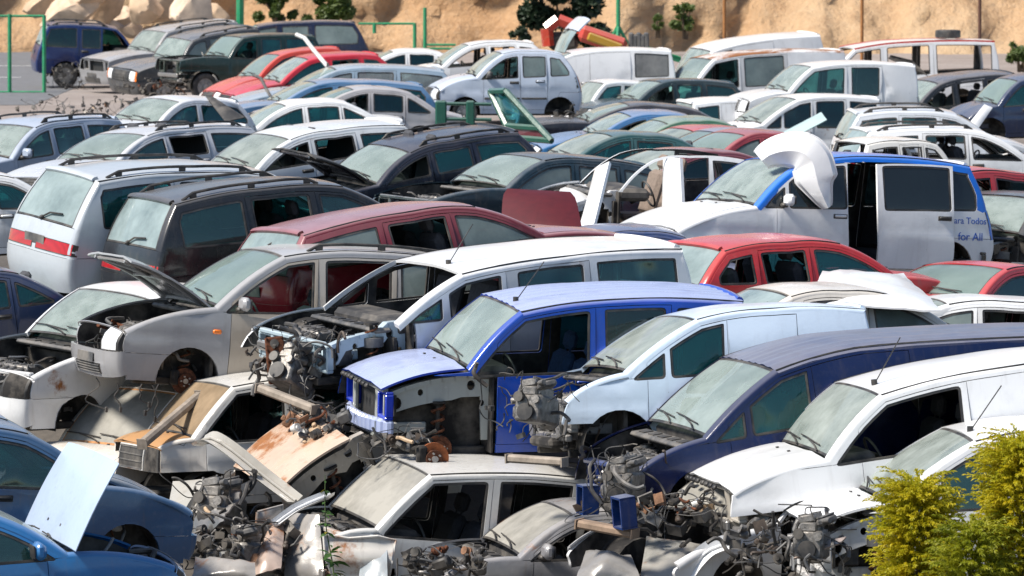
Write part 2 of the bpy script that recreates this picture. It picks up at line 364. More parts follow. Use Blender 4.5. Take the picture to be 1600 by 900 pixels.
def fillet(poly, r):
    poly = simplify(poly); out = []; n = len(poly)
    for i in range(n):
        a,b,c = Vector(poly[i-1]), Vector(poly[i]), Vector(poly[(i+1)%n])
        u,v = (a-b),(c-b); lu,lv = u.length, v.length; u,v = u/lu, v/lv
        ang = math.acos(max(-1,min(1,u.dot(v))))
        if ang > 2.7: out.append(tuple(b)); continue
        d = min(r/math.tan(ang/2), lu*.45, lv*.45); p,q = b+u*d, b+v*d
        for k in range(4):
            t = k/3; out.append(tuple((1-t)**2*p+2*t*(1-t)*b+t*t*q))
    return simplify(out, .006)
def inset(poly, d):
    n = len(poly); A = sum(poly[i-1][0]*poly[i][1]-poly[i][0]*poly[i-1][1] for i in range(n)); s = 1 if A>0 else -1
    out = []
    for i in range(n):
        a,b,c = Vector(poly[i-1]), Vector(poly[i]), Vector(poly[(i+1)%n])
        e1 = (b-a).normalized(); e2 = (c-b).normalized()
        n1 = Vector((-e1.y,e1.x))*s; n2 = Vector((-e2.y,e2.x))*s
        m = n1+n2; m = m.normalized() if m.length>1e-6 else n1
        out.append(tuple(b+m*d/max(.45,m.dot(n1))))
    return out
QN = 3.2
def qoff(q): return (max(0,1-abs(q)**QN))**(1/QN)-1
class CarShape(Shape):
    def at(s, u, q, off=0., side=True):
        """point on the top skin: u along the outline, q across (-1..1, +1 left)"""
        u = max(0,min(s.n-1-1e-6,u)); i = int(u); t = u-i
        L = lambda a,b: a+(b-a)*t
        px,pz = L(s.pts[i][0],s.pts[i+1][0]), L(s.pts[i][1],s.pts[i+1][1])
        nx,nz = L(s.nor[i][0],s.nor[i+1][0]), L(s.nor[i][1],s.nor[i+1][1]); b = L(s.b[i],s.b[i+1])
        sx,sz = L(s.side[i][0],s.side[i+1][0]), L(s.side[i][1],s.side[i+1][1])
        w = s.w(sx,sz)
        o = b*qoff(q) + .02*(1-q*q) - .0 + off
        dz = 0
        return Vector((s.L/2-(px+nx*(o)), w*q, pz+nz*o+dz))
    def ptop(s, X):
        """height of the side outline at X"""
        best = -1
        for i in range(s.n-1):
            a,b = s.side[i], s.side[i+1]
            if (a[0]-X)*(b[0]-X) <= 0 and a[0]!=b[0]:
                best = max(best, a[1]+(b[1]-a[1])*(X-a[0])/(b[0]-a[0]))
        return best
    def uat(s, seg, t): a,b = s.seg[seg]; return a+(b-a)*t
def patch(name, S, us, qs, mats, parent, off=0., thick=.018, border=None, mirror=False, dent=None, pivot=None, thickmat=None):
    """a panel of the top skin with real thickness; border=(n,matindex): outermost cells get that material"""
    V=[]; nu,nq = len(us),len(qs)
    for u in us:
        for q in qs:
            p = S.at(u,q,off)
            if dent: p = p+dent(p)
            V.append(p)
    for u in us:
        for q in qs:
            p = S.at(u,q,off-thick)
            if dent: p = p+dent(p)
            V.append(p)
    Fc=[]; mi=[]; o=nu*nq
    for a in range(nu-1):
        for b in range(nq-1):
            v=a*nq+b; f=(v,v+1,v+nq+1,v+nq); e = 0
            if border and (a==0 or b==0 or a==nu-2 or b==nq-2): e = border
            Fc.append(f); mi.append(e)
            Fc.append(tuple(i+o for i in (v,v+nq,v+nq+1,v+1))); mi.append(e if thickmat is None else thickmat)
    for a in range(nu-1):
        for b in (0,nq-1):
            v=a*nq+b; f=(v,v+nq,v+nq+o,v+o); Fc.append(f if b==0 else f[::-1]); mi.append(border or 0)
    for b in range(nq-1):
        for a in (0,nu-1):
            v=a*nq+b; f=(v+1,v,v+o,v+1+o); Fc.append(f if a==0 else f[::-1]); mi.append(border or 0)
    if pivot is not None: V=[v-Vector(pivot) for v in V]
    me = mesh(name,V,Fc,mats,mi); me.set_sharp_from_angle(angle=R_(50))
    o_ = link(name,me,parent)
    if pivot is not None: o_.location = pivot
    return o_
def fr(a,b,n,e=None):
    """n steps from a to b; e = border width at both ends"""
    if e is None: return [a+(b-a)*i/n for i in range(n+1)]
    return [a]+[a+e+(b-a-2*e)*i/n for i in range(n+1)]+[b]
QS = [-1,-.985,-.95,-.88,-.78,-.6,-.4,-.2,0,.2,.4,.6,.78,.88,.95,.985,1]
QE = [.93,.96,.985,1.]
def seat_mesh(mat):
    key=('seatmesh',mat.name)
    if key in MATS: return MATS[key]
    b = MB(); b.box((0,0,.12),(.50,.50,.16),bev=.05).box((-.28,0,.46),(.15,.48,.62),rot=(0,-.28,0),bev=.06).box((-.40,0,.87),(.09,.26,.19),rot=(0,-.2,0),bev=.04)
    b.tube([(-.37,.07,.74),(-.39,.07,.82)],.008).tube([(-.37,-.07,.74),(-.39,-.07,.82)],.008)
    me = mesh('seat',b.V,b.F,[mat],smooth=True); me.set_sharp_from_angle(angle=R_(35)); MATS[key]=me; return me
def bench_mesh(mat):
    key=('benchmesh',mat.name)
    if key in MATS: return MATS[key]
    b = MB(); b.box((0,0,.12),(.50,1.24,.16),bev=.05).box((-.28,0,.46),(.15,1.24,.60),rot=(0,-.28,0),bev=.06)
    for y in (-.38,.38): b.box((-.40,y,.83),(.09,.25,.16),rot=(0,-.2,0),bev=.04)
    me = mesh('rear_bench',b.V,b.F,[mat],smooth=True); me.set_sharp_from_angle(angle=R_(35)); MATS[key]=me; return me
def shared(name, fn, mats, smooth=True):
    key=('shared',name)
    if key not in MATS:
        b=MB(); fn(b); me=mesh(name,b.V,b.F,mats if isinstance(mats,list) else [mats],b.M,smooth=smooth); me.set_sharp_from_angle(angle=R_(38)); MATS[key]=me
    return MATS[key]
def place(name, me, parent, loc, rot=(0,0,0), sc=1):
    o=link(name,me,parent); o.location=loc; o.rotation_euler=rot
    o.scale = (sc,sc,sc) if isinstance(sc,(int,float)) else sc
    return o
def me_block(b):
    b.box((0,0,0),(.34,.52,.32),bev=.03).box((0,0,.2),(.20,.50,.12),bev=.02)
    for k in range(4): b.disc((.0,-.18+.12*k,.27),(0,0,1),.042,.03,12,1); b.disc((.19,-.18+.12*k,.08),(1,0,0),.035,.10,10,0)
    b.disc((0,.30,-.05),(0,1,0),.10,.05,18,1).disc((.1,.30,.12),(0,1,0),.06,.05,14,1).disc((-.12,.30,.10),(0,1,0),.05,.05,14,0)
    b.box((-.02,-.32,-.08),(.26,.16,.24),bev=.06); b.box((.18,.05,-.05),(.08,.3,.16),bev=.03)
def me_head(b):
    b.box((0,0,0),(.20,.50,.09),0,bev=.015)
    for k in range(4): b.disc((0,-.18+.12*k,.046),(0,0,1),.048,.012,14,1); 
    for k in range(5):
        for s in (-1,1): b.disc((s*.08,-.24+.12*k,.05),(0,0,1),.012,.02,6,0)
def me_intake(b):
    for k in range(4): b.tube([(0,-.18+.12*k,0),(.10,-.18+.12*k,.10),(.22,-.17+.11*k,.06),(.26,-.16+.10*k,-.06)],[.028,.03,.03,.03],8)
    b.tube([(.0,-.24,0),(0,.24,0)],.05,10)
def me_battery(b):
    b.box((0,0,0),(.18,.26,.18),bev=.012).disc((.04,.08,.10),(0,0,1),.012,.03,8,1).disc((.04,-.08,.10),(0,0,1),.012,.03,8,1).box((0,0,.075),(.185,.265,.02))
def me_tank(b): b.box((0,0,0),(.14,.18,.16),bev=.04).disc((0,.03,.10),(0,0,1),.03,.04,10,1)
def me_filter(b): b.box((0,0,0),(.30,.24,.13),bev=.04).box((0,0,.075),(.26,.2,.03),bev=.012).tube([(.1,.1,.0),(.2,.22,.02),(.18,.36,0)],.04,10)
def me_strut(b):
    b.tube([(0,0,-.05),(.0,0,.34)],[.022,.018],8)
    P=[(math.cos(a)*.055,math.sin(a)*.055,.06+a/60) for a in [i*.55 for i in range(30)]]; b.tube(P,.011,5,1)
    b.disc((0,0,.05),(0,0,1),.06,.015,14).disc((0,0,.35),(0,0,1),.07,.02,14)
def me_disc(b):
    b.disc((0,0,0),(0,1,0),.135,.022,28,0,.05).disc((0,.02,0),(0,1,0),.075,.05,20,1)
    for k in range(5): a=k*2*math.pi/5; b.disc((math.cos(a)*.05,.055,math.sin(a)*.05),(0,1,0),.009,.03,6,2)
    b.disc((0,.05,0),(0,1,0),.028,.03,12,2); b.box((.10,-.01,.03),(.09,.08,.16),3,bev=.02); b.box((0,-.12,0),(.10,.14,.12),3,bev=.03)
def me_tyre(b,R=.30,w=.19):
    n=28; prof=[(R*.62,-w*.42),(R*.80,-w*.5),(R*.95,-w*.46),(R,-w*.3),(R,w*.3),(R*.95,w*.46),(R*.80,w*.5),(R*.62,w*.42)]
    V=[(math.cos(2*math.pi*k/n)*r,y,math.sin(2*math.pi*k/n)*r) for k in range(n) for r,y in prof]; m=len(prof)
    b.add(V,[(k*m+j,k*m+(j+1)%m,((k+1)%n)*m+(j+1)%m,((k+1)%n)*m+j) for k in range(n) for j in range(m)])
def me_rim(b,R=.19):
    b.disc((0,.05,0),(0,1,0),R,.02,24).disc((0,.075,0),(0,1,0),.06,.03,16)
    for k in range(8): a=k*math.pi/4; b.box((math.cos(a)*R*.62,.068,math.sin(a)*R*.62),(.07,.02,.05),0,rot=(0,-a,0),bev=.008)
RNG = random.Random(5)
def hose_pts(rng, lo, hi, n=5):
    P=[Vector([rng.uniform(a,b) for a,b in zip(lo,hi)])]
    d=Vector((rng.uniform(-1,1),rng.uniform(-1,1),rng.uniform(-.3,.8)))
    for k in range(n):
        d=(d+Vector((rng.uniform(-1,1),rng.uniform(-1,1),rng.uniform(-1,.8)))*.8).normalized()
        p=P[-1]+d*.11; P.append(Vector([min(max(p[i],lo[i]-.05),hi[i]+.05) for i in range(3)]))
    return P
def smoothpath(P,k=3):
    out=[]
    for i in range(len(P)-1):
        a,b,c,d=P[max(i-1,0)],P[i],P[i+1],P[min(i+2,len(P)-1)]
        for j in range(k):
            t=j/k; out.append(.5*((2*b)+(c-a)*t+(2*a-5*b+4*c-d)*t*t+(3*b-a-3*c+d)*t**3))
    out.append(P[-1]); return out
def engine(S, root, rng, rich=1, rusty=False):
    """what stands in an opened engine bay"""
    X = S.P['cw'][0]; f = lambda x: S.L/2-x
    zt = S.P['hl'][1]; W = S.w(.6,.6)
    xm = f(max(.42, S.ax[0]*.72))
    e = place('engine_block', shared('engine_block',me_block,[M_alu,M_black]), root, (xm, rng.uniform(-.12,.06), zt-.34), (rng.uniform(-.08,.08),0,0), 1.05)
    place('intake_manifold', shared('intake_manifold',me_intake,[M_alu]), e, (-.02,.0,.22),(0,0,0),1)
    place('cylinder_head', shared('cylinder_head',me_head,[M_rust if rusty else M_alu,M_black]), e, (.0,0,.30),(0,0,0),1)
    place('battery', shared('battery',me_battery,[M_black,M_steel]), root, (xm+.05, W*.62, zt-.20),(0,0,.1))
    place('washer_tank', shared('washer_tank',me_tank,[M_whitepl,M_black]), root, (xm-.25, -W*.66, zt-.14),(0,0,.3))
    place('air_filter', shared('air_filter',me_filter,[M_plastic]), root, (xm-.12, -W*.42, zt-.10),(0,.1,.2))
    for s in (-1,1):
        place('strut_tower', shared('strut_tower',lambda b: b.disc((0,0,0),(0,0,1),.13,.10,16).disc((0,0,.06),(0,0,1),.06,.03,12,1),[M_plastic,M_steel]), root, (f(S.ax[0])-.02, s*(W-.22), zt-.06))
    lo=(f(X)+.08,-W*.8,zt-.42); hi=(f(.18),W*.8,zt+.0)
    clutter(root,(lo[0],lo[1],lo[2]-.05),(hi[0],hi[1],hi[2]-.02),int(13*rich),rng,int(4*rich),.08)
    for k in range(int(3*rich)):
        b=MB(); b.tube(smoothpath(hose_pts(rng,lo,hi)), rng.uniform(.012,.028), 7); b.build('hose',rng.choice([M_hose,M_hose,M_plastic,M_steel]),root,True)
    for k in range(int(3*rich)):
        b=MB()
        for j in range(4): b.tube(smoothpath(hose_pts(rng,lo,hi,4)), .006, 4, caps=False)
        b.build('wiring_loom',M_black,root)
    # bulkhead and cowl tray
    b=MB(); b.box((f(X)-.02,0,(S.zs+S.P['cw'][1])/2-.08),(.04,W*1.8,S.P['cw'][1]-S.zs-.2)); b.build('bulkhead',M_dark,root)
    b=MB(); b.box((f(X)+.10,0,S.P['cw'][1]-.10),(.20,W*1.7,.05),bev=.02)
    for k in range(5): b.box((f(X)+.10,-W*.6+k*W*.3,S.P['cw'][1]-.07),(.10,.16,.012),1)
    b.build('cowl_tray',[M_plastic,M_black],root)
CLUT=None
def clutter(root, lo, hi, n, rng, wires=4, warm=.12):
    """a heap of brackets, pulleys, pipes, hoses and cables filling a box, each its own part"""
    global CLUT
    if CLUT is None:
        CLUT=[M_black,M_black,M_black,M_plastic,M_dark,M_dark,M_alu,solid('grimy_steel',(.11,.105,.10),.55,.5,var=.5,scale=14,dusty=.5),solid('oily_brown',(.055,.04,.03),.6,var=.6,scale=12)]
    lo,hi=Vector(lo),Vector(hi); ext=hi-lo
    def pt(): return Vector([rng.uniform(a,b) for a,b in zip(lo,hi)])
    for k in range(n):
        p=pt(); mat=rng.choice([M_rust,M_rustlight,M_tan,M_whitepl]) if rng.random()<warm else rng.choice(CLUT); t=rng.random(); s=rng.uniform(.4,.95)
        rot=(rng.uniform(-.6,.6),rng.uniform(-.6,.6),rng.uniform(-1.5,1.5)); b=MB()
        if t<.17: b.box((0,0,0),(.13*s*rng.uniform(.6,1.6),.12*s,.09*s*rng.uniform(.6,1.5)),bev=.018).box((.02,.02,.06*s),(.06*s,.07*s,.05),bev=.01); nm='housing'
        elif t<.32:
            r=.055*s; b.disc((0,0,0),(1,.2,.1),r,.045,18).disc((.03,0,0),(1,.2,.1),r*.45,.03,12).disc((-.04,.0,0),(1,.2,.1),r*.8,.05,14); nm='pulley'
        elif t<.58: b.box((0,0,0),(.02,.17*s,.12*s)).box((.05,-.08*s,0),(.10,.012,.11*s)).disc((.012,.03*s,.0),(1,0,0),.022,.012,10,0,.012); nm='bracket'
        elif t<.80:
            q=Vector((rng.uniform(-1,1),rng.uniform(-1,1),rng.uniform(-.7,.5))).normalized()*.22*s; b.tube([-q,-q*.3+Vector((.02,.03,.03)),q*.4,q],.018*s,8).tube([-q*1.02,-q*.8],.026*s,8); nm='pipe'
        else:
            b.tube(smoothpath(hose_pts(rng,-ext*.22,ext*.22,4)),rng.uniform(.012,.022),7); nm='hose'
        o=b.build(nm,mat,root,True); o.location=p; o.rotation_euler=rot
    for k in range(wires):
        b=MB(); b.tube(smoothpath(hose_pts(rng,lo,hi,6)),rng.uniform(.004,.008),4,caps=False); b.build('cable',rng.choice([M_black,M_black,M_plastic]),root)
def open_box(name,root,c,d,mat,wall=.02,inside=None):
    """a lidless sheet box open to the front (+x)"""
    x,y,z=d; b=MB(); b.box((-x/2,0,0),(wall,y,z),1).box((0,y/2,0),(x,wall,z)).box((0,-y/2,0),(x,wall,z)).box((0,0,z/2),(x,y+wall,wall)).box((0,0,-z/2),(x,y+wall,wall))
    o=b.build(name,[mat,inside or mat],root); o.location=c; return o
def nose_frame(S, root, mat, rng, radiator=True, beam=True, bent=0., bucket=None, beammat=None):
    """the bare front end behind a missing bumper"""
    f = lambda x: S.L/2-x
    zt=S.P['hl'][1]; W=S.w(.2,.6); x=f(S.P['hl'][0]+.10)
    b=MB(); b.box((x,0,zt-.03),(.07,W*1.7,.05),bev=.012,rot=(bent*.3,0,bent*.2)); b.box((x,0,S.zs+.16),(.08,W*1.6,.07),bev=.015,rot=(bent*.2,0,-bent*.2))
    for s in (-1,1): b.box((x,s*W*.52,(zt+S.zs)/2+.05),(.05,.07,zt-S.zs-.18),bev=.012)
    b.build('radiator_support',mat,root)
    for s in (-1,1):
        b=MB(); w_=.16
        yc=s*W*.74; zc=zt-.19
        for (dy,dz,sy,sz) in ((0,.13,.30,.04),(0,-.13,.30,.04),(-.14,0,.03,.24),(.14,0,.03,.24)): b.box((x-.03,yc+dy,zc+dz),(.09,sy,sz),bev=.012)
        b.box((x-.10,yc,zc),(.02,.26,.22),1)
        b.build('headlamp_bucket',[bucket or mat,M_dark],root)
        b=MB(); b.box((x-.22,s*W*.60,S.zs+.24),(.55,.10,.11),bev=.012); b.box((x+.06,s*W*.60,S.zs+.24),(.02,.15,.16)); b.build('frame_rail',mat,root)
    if radiator:
        b=MB(); b.box((x-.10,0,(zt+S.zs)/2+.06),(.05,W*.98,zt-S.zs-.30),0); 
        for s in (-1,1): b.box((x-.10,s*W*.52,(zt+S.zs)/2+.06),(.07,.06,zt-S.zs-.28),1,bev=.015)
        b.build('radiator',[M_fins,M_plastic],root)
    if beam:
        b=MB(); 
        if beammat:
            Pn=[(x+.10-.16*abs(t)**2.5, t*W*.92, S.zs+.27) for t in [q/8-1 for q in range(17)]]
            for p,q in zip(Pn,Pn[1:]): d=Vector(q)-Vector(p); c_=(Vector(p)+Vector(q))/2; b.box(c_,(.09,d.length+.02,.17),bev=.03,rot=(0,0,-math.atan2(d.x,d.y)))
        else: b.box((x+.08,0,S.zs+.26),(.05,W*1.55,.10),bev=.015,rot=(bent*.25,0,-bent*.3))
        b.build('bumper_beam',beammat or M_steel,root)
def inner_fender(S, root, mat, sd, holes=True):
    """painted apron that shows where a wing has been taken off"""
    f=lambda x:S.L/2-x
    x0=S.P['hl'][0]+.10; x1=S.doors[0]-.02; ax=S.ax[0]; R=S.r+.10
    top=lambda X: S.ptop(X)-.07 if X<S.P['cw'][0]-.05 else S.beltz(X)
    low=lambda X: top(X)-.23
    poly=[(x0,low(x0+.08)),(x0,top(x0+.08))]+[(x0+.08+(x1-x0-.08)*k/8, top(x0+.08+(x1-x0-.08)*k/8)) for k in range(9)]
    poly+=[(x1,S.zs+.12),(x1-.10,S.zs+.12)]
    for k in range(11):
        X=x1-.12-(x1-.12-x0)*k/10; a=(X-ax)/R; za=S.r+math.sqrt(max(0,1-a*a))*R if abs(a)<1 else -9
        poly.append((X,min(top(X)-.12,max(low(X),za))))
    poly=simplify(poly,.02)
    hl=[]
    if holes:
        for (X,dz,rx) in ((x0+.13,-.14,.055),(x0+.38,-.10,.03),(x1-.22,-.11,.045),(x1-.10,-.30,.03)):
            z=top(X)+dz; hl.append([(X+math.cos(t*math.pi/5)*rx, z+math.sin(t*math.pi/5)*rx*1.2) for t in range(10)])
    y0=lambda X,z: S.w(X,.7)-.17
    m=cdt_mesh('inner_fender', poly, hl, lambda X,z:(f(X), sd*y0(X,z), z), .03, sd, [mat], .12)
    o=link('inner_fender',m,root)
    b=MB(); b.box((f((x0+x1)/2),sd*(S.w(ax,.5)-.36),(S.zs+top(ax))/2-.05),(x1-x0-.1,.02,top(ax)-S.zs-.1)); b.box((f(x1)+.02,sd*(S.w(x1,.5)-.20),(S.zs+S.beltz(x1))/2),(.02,.34,S.beltz(x1)-S.zs)); b.build('wheel_well',M_dark,root)
    b=MB(); P=[(f(x0+.08+(x1-x0-.08)*k/8), sd*(y0(0,0)+.02), top(x0+.08+(x1-x0-.08)*k/8)-.01) for k in range(9)]
    for p,q in zip(P,P[1:]):
        c=(Vector(p)+Vector(q))/2; d=Vector(q)-Vector(p); b.box(c,(d.length+.01,.10,.045),rot=(0,math.atan2(d.z,-d.x) if d.x<0 else 0,0))
    b.build('fender_rail',mat,root)
    place('shock_absorber', shared('shock_absorber',me_strut,[M_dark,M_rust]), root, (f(ax), sd*(S.w(ax,.5)-.20), S.r+.06),(0,0,0),1.15)
def cdt_mesh(name, poly, holes, fn, thick, sd, mats, step):
    V=[];E=[]
    for loop in [poly]+holes:
        o=len(V); V+=[Vector(p) for p in loop]; E+=[(o+i,o+(i+1)%len(loop)) for i in range(len(loop))]
    xs=[p[0] for p in poly]; zs=[p[1] for p in poly]
    gx=np.arange(min(xs)+step/2,max(xs),step); gz=np.arange(min(zs)+step/2,max(zs),step)
    if len(gx) and len(gz):
        G=np.array([(a,b) for a in gx for b in gz]); k=pip(G[:,0],G[:,1],poly)
        for h in holes: k&=~pip(G[:,0],G[:,1],h)
        V+=[Vector(p) for p in G[k]]
    vc,_,fc,_,_,_=geometry.delaunay_2d_cdt(V,E,[],0,1e-4)
    T=np.array([f for f in fc]); P=np.array([(v.x,v.y) for v in vc]); c=P[T].mean(1)
    k=pip(c[:,0],c[:,1],poly)
    for h in holes: k&=~pip(c[:,0],c[:,1],h)
    return thick_mesh(name,P,T[k],fn,thick,sd,mats,0.)
def thick_mesh(name,P,T,fn,thick,sd,mats,gap,nfn=None,matfn=None):
    """tessellated side panel: outer skin, inner skin, rim; fn maps (X,z) to 3D"""
    used=np.unique(T); remap={int(v):i for i,v in enumerate(used)}; T=[[remap[int(v)] for v in t] for t in T]; P=P[used].copy()
    ec={}
    for t in T:
        for a,b in ((t[0],t[1]),(t[1],t[2]),(t[2],t[0])): ec[(a,b)]=1
    bd=[(a,b) for a,b in ec if (b,a) not in ec]
    nrm=np.zeros_like(P)
    for a,b in bd:
        d=P[b]-P[a]; l=np.hypot(*d) or 1; nn=np.array((-d[1],d[0]))/l; nrm[a]+=nn; nrm[b]+=nn
    ln=np.hypot(nrm[:,0],nrm[:,1]); k=ln>1e-6; nrm[k]/=ln[k][:,None]
    if gap: P=P+nrm*gap
    n=len(P); V=[fn(p[0],p[1]) for p in P]
    I=[(v[0],v[1]-sd*thick,v[2]) for v in V]
    fl = sd<0           # (X,z) runs nose to tail; the right side is mirrored
    Fc=[tuple(t) if not fl else (t[0],t[2],t[1]) for t in T]; Fc=[(f[0],f[2],f[1]) for f in Fc] if False else Fc
    Fo=[tuple(f) for f in Fc]; Fi=[(f[0]+n,f[2]+n,f[1]+n) for f in Fc]
    rv=[];Fr=[];idx={}
    for a,b in bd:
        for v in (a,b):
            if v not in idx: idx[v]=2*n+len(rv); rv+=[V[v],I[v]]
        q=(idx[a],idx[b],idx[b]+1,idx[a]+1); Fr.append(q if fl else q[::-1])
    me=mesh(name,V+I+rv,Fo+Fi+Fr,mats,[0]*len(Fo)+[min(1,len(mats)-1)]*len(Fi)+[0]*len(Fr))
    if nfn:
        NN=[nfn(p[0],p[1]) for p in P]
        rn=[None]*len(rv)
        for v,i in idx.items():
            d=Vector((nrm[v][0],0,-nrm[v][1])) if True else None
            d=Vector((nrm[v][0],0,-nrm[v][1])); j=i-2*n; rn[j]=rn[j+1]=(d.x,d.y,d.z) if d.length else (0,0,1)
        me.normals_split_custom_set_from_vertices(NN+[(-a,-b,-c) for a,b,c in NN]+rn)
    return me
def make_car(cid, name, label, cat, col, kind=None, miss='', win='', glassy='all', wheels='', open_hood=None, rails=False, rich=1, dust=.35, fade=None, rust=0., peel=0.,
             seats=True, cloth=None, lod=1, rustmap=None, trunk_open=None, group='scrapped vehicles in the yard', mirrors='N', moved=None, dent=.007, headm=None, wipers=True, over=None,
             sideglass=None, windglass=None, rearglass=None, inner=None, tailstyle='side', handles=True, discs='', extra=None, gutter=True, seam=True, partpaint=None, rub=False, fadek=.45, shift=None, antenna=False, side_lamp=False, guttermat=None, rimmat=None, slots=False, bucket=None, hood_scale=1., corner=False, beammat=None):
    """miss: words such as hood fender_N front_bumper headlight grille windshield front_door_N; N/F = near / far side from the photograph"""
    k,x,y,z,yaw,pit,rol,sL,sH = POSES[cid]
    S = CarShape(kind or k, sL, sH, over=over)
    near = 1 if math.cos(yaw)<0 else -1
    root = empty(name,(x,y,z),(rol,pit,yaw)); tag(root,label,cat,group)
    miss=set(miss.split()); rng=random.Random(cid); crushed='crushed' in miss
    if crushed: miss|=set('body_shell front_door rear_door rear_bumper pillar windshield roof tailgate tail_light'.split())
    sid={1:('N' if near>0 else 'F'),-1:('F' if near>0 else 'N')}
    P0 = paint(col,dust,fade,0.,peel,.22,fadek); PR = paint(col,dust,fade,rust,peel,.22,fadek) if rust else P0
    pm = lambda part: (partpaint or {}).get(part) or (PR if (rustmap is None or part in rustmap) else P0)
    sideglass = sideglass or rng.choice(SIDES); windglass = windglass or rng.choice(WINDS)
    odk = rng.choice((.76,.86,.92))
    odd = rng.choice(['front_door','fender','rear_door','hood','','','']) if (partpaint is None and lod) else ''
    if odd: partpaint = {odd: paint(tuple(c*odk for c in col),min(.6,dust*1.6+.1),fade,rng.choice((0.,.12,.2)),0.,.3,fadek)}
    inner_m = inner or paint(tuple(c*.8 for c in col),.6,None,rust*.6)
    f=lambda X:S.L/2-X
    d0,d1,d2 = S.doors; ax0,ax1=S.ax; R=S.r+.055; zs=S.zs
    zfb = S.P['hl'][1]-.24*(S.P['hl'][1]/.72)**.5; zrb=S.P['tb'][1]*.66 if 'tl' not in S.P else .62
    ww=[int(c) for c in win] if win else list(range(len(S.win)))
    # ---- outline polygons in side view
    arch=lambda ax:[(ax+math.cos(math.pi*2*i/26)*R, S.r+math.sin(math.pi*2*i/26)*R) for i in range(26)]
    A0,A1=arch(ax0),arch(ax1)
    top=simplify(list(S.side),.01)
    outline=top+[(top[-1][0],zs),(top[0][0],zs)]
    i0=S.seg['windshield'][0]; i1=S.seg['rearglass'][1]
    rl=[(S.side[i][0]-S.nor[i][0]*.035, S.side[i][1]-S.nor[i][1]*.035) for i in range(i0,i1+1)]
    frame=[(rl[0][0]-.0,zs-.1)]+rl+[(rl[-1][0]+.0,zs-.1)]       # inside = doors with their window frames
    dl=[(S.side[i][0]-S.nor[i][0]*.066, S.side[i][1]-S.nor[i][1]*.066) for i in range(i0,i1+1)]
    dlo=[(dl[0][0]-.6,0)]+dl+[(dl[-1][0]+.6,0)]
    wins=[]
    for i in ww:
        a,b=S.win[i]; za=S.beltz((a+b)/2)-.012; slope=(S.beltz(b)-S.beltz(a))/(b-a)
        p=clip(dlo,slope,-1,slope*(a+b)/2-za)
        s=S.sl if i else -.0
        p=clip(p,-1,-s*.0,-a); p=clip(p,1,-S.sl*.35,b-S.sl*.35*za)
        if len(p)>=3:
            p=fillet(p,.045)
            if len(p)>=3 and max(q[0] for q in p)-min(q[0] for q in p)>.12: wins.append((i,p,inset(p,.022)))
    seg=[]
    def poly_seg(P): seg.append((P,False))
    for P in (outline,A0,A1): seg.append((P,True))
    for _,p,r in wins: seg.append((p,True)); seg.append((r,True))
    bx=[d0,d1,d2]
    for X in bx:
        zt=S.ptop(X)
        if zt>0: poly_seg([(X,zs),(X,zs+.4),(X,zt-.01)])
    poly_seg(rl); poly_seg([(ax0,zs+.09),(ax1,zs+.09)])
    poly_seg([(0,zfb),(ax0,zfb)]); poly_seg([(ax1,zrb),(S.Lx,zrb)])
    poly_seg([(ax0,S.beltz(d0)),(d0+.02,S.beltz(d0))])
    V=[];E=[]
    for P,closed in seg:
        o=len(V); V+=[Vector(p) for p in P]; n=len(P); E+=[(o+i,o+(i+1)%n) for i in range(n if closed else n-1)]
    st={0:.20,1:.13,2:.10}[lod]
    G=np.array([(a,b) for a in np.arange(st/2,S.Lx,st) for b in np.arange(zs+st/2,S.H,st*.75)])
    kk=pip(G[:,0],G[:,1],outline); V+=[Vector(p) for p in G[kk]]
    vc,_,fc,_,_,_=geometry.delaunay_2d_cdt(V,E,[],0,1e-4)
    T=np.array([tuple(q) for q in fc]); PP=np.array([(v.x,v.y) for v in vc]); c=PP[T].mean(1); cx,cz=c[:,0],c[:,1]
    inn=pip(cx,cz,outline)&~pip(cx,cz,A0)&~pip(cx,cz,A1)
    cl=np.full(len(T),'',dtype=object)
    infr=pip(cx,cz,frame); belt=np.array([S.beltz(v) for v in cx])
    cl[:]='body_shell'
    mid=(cz>zs+.09)
    cl[infr&mid&(cx>d0)&(cx<=d1)]='front_door'; cl[infr&mid&(cx>d1)&(cx<=d2)]='rear_door'
    cl[(cx<=d0)&(cz<S.beltz(d0))]='fender'
    cl[(cx<ax0)&(cz<zfb)]='front_bumper'; cl[(cx>ax1)&(cz<zrb)]='rear_bumper'
    wl={}
    for i,p,r in wins:
        a=pip(cx,cz,p); b=pip(cx,cz,r); wl[i]=(a&~b&inn,b&inn); 
    anyw=np.zeros(len(T),bool)
    for a,b in wl.values(): anyw|=a|b
    dn=[(rng.uniform(0,S.L),rng.uniform(.3,1.2),rng.uniform(.15,.4),rng.uniform(-1,1)*dent*5) for _ in range(7)]
    nz=rng.uniform(0,50)
    def wy(X,z):
        w=S.w(X,z)
        if lod: w+=dent*(mnoise.noise(Vector((X*2.1+nz,z*2.3,1.7))))
        for (a,b,r,h) in dn:
            q=((X-a)**2+(z-b)**2)/r/r
            if q<1: w-=abs(h)*(1-q)**2
        return w
    parts={}
    zt_roof=S.H
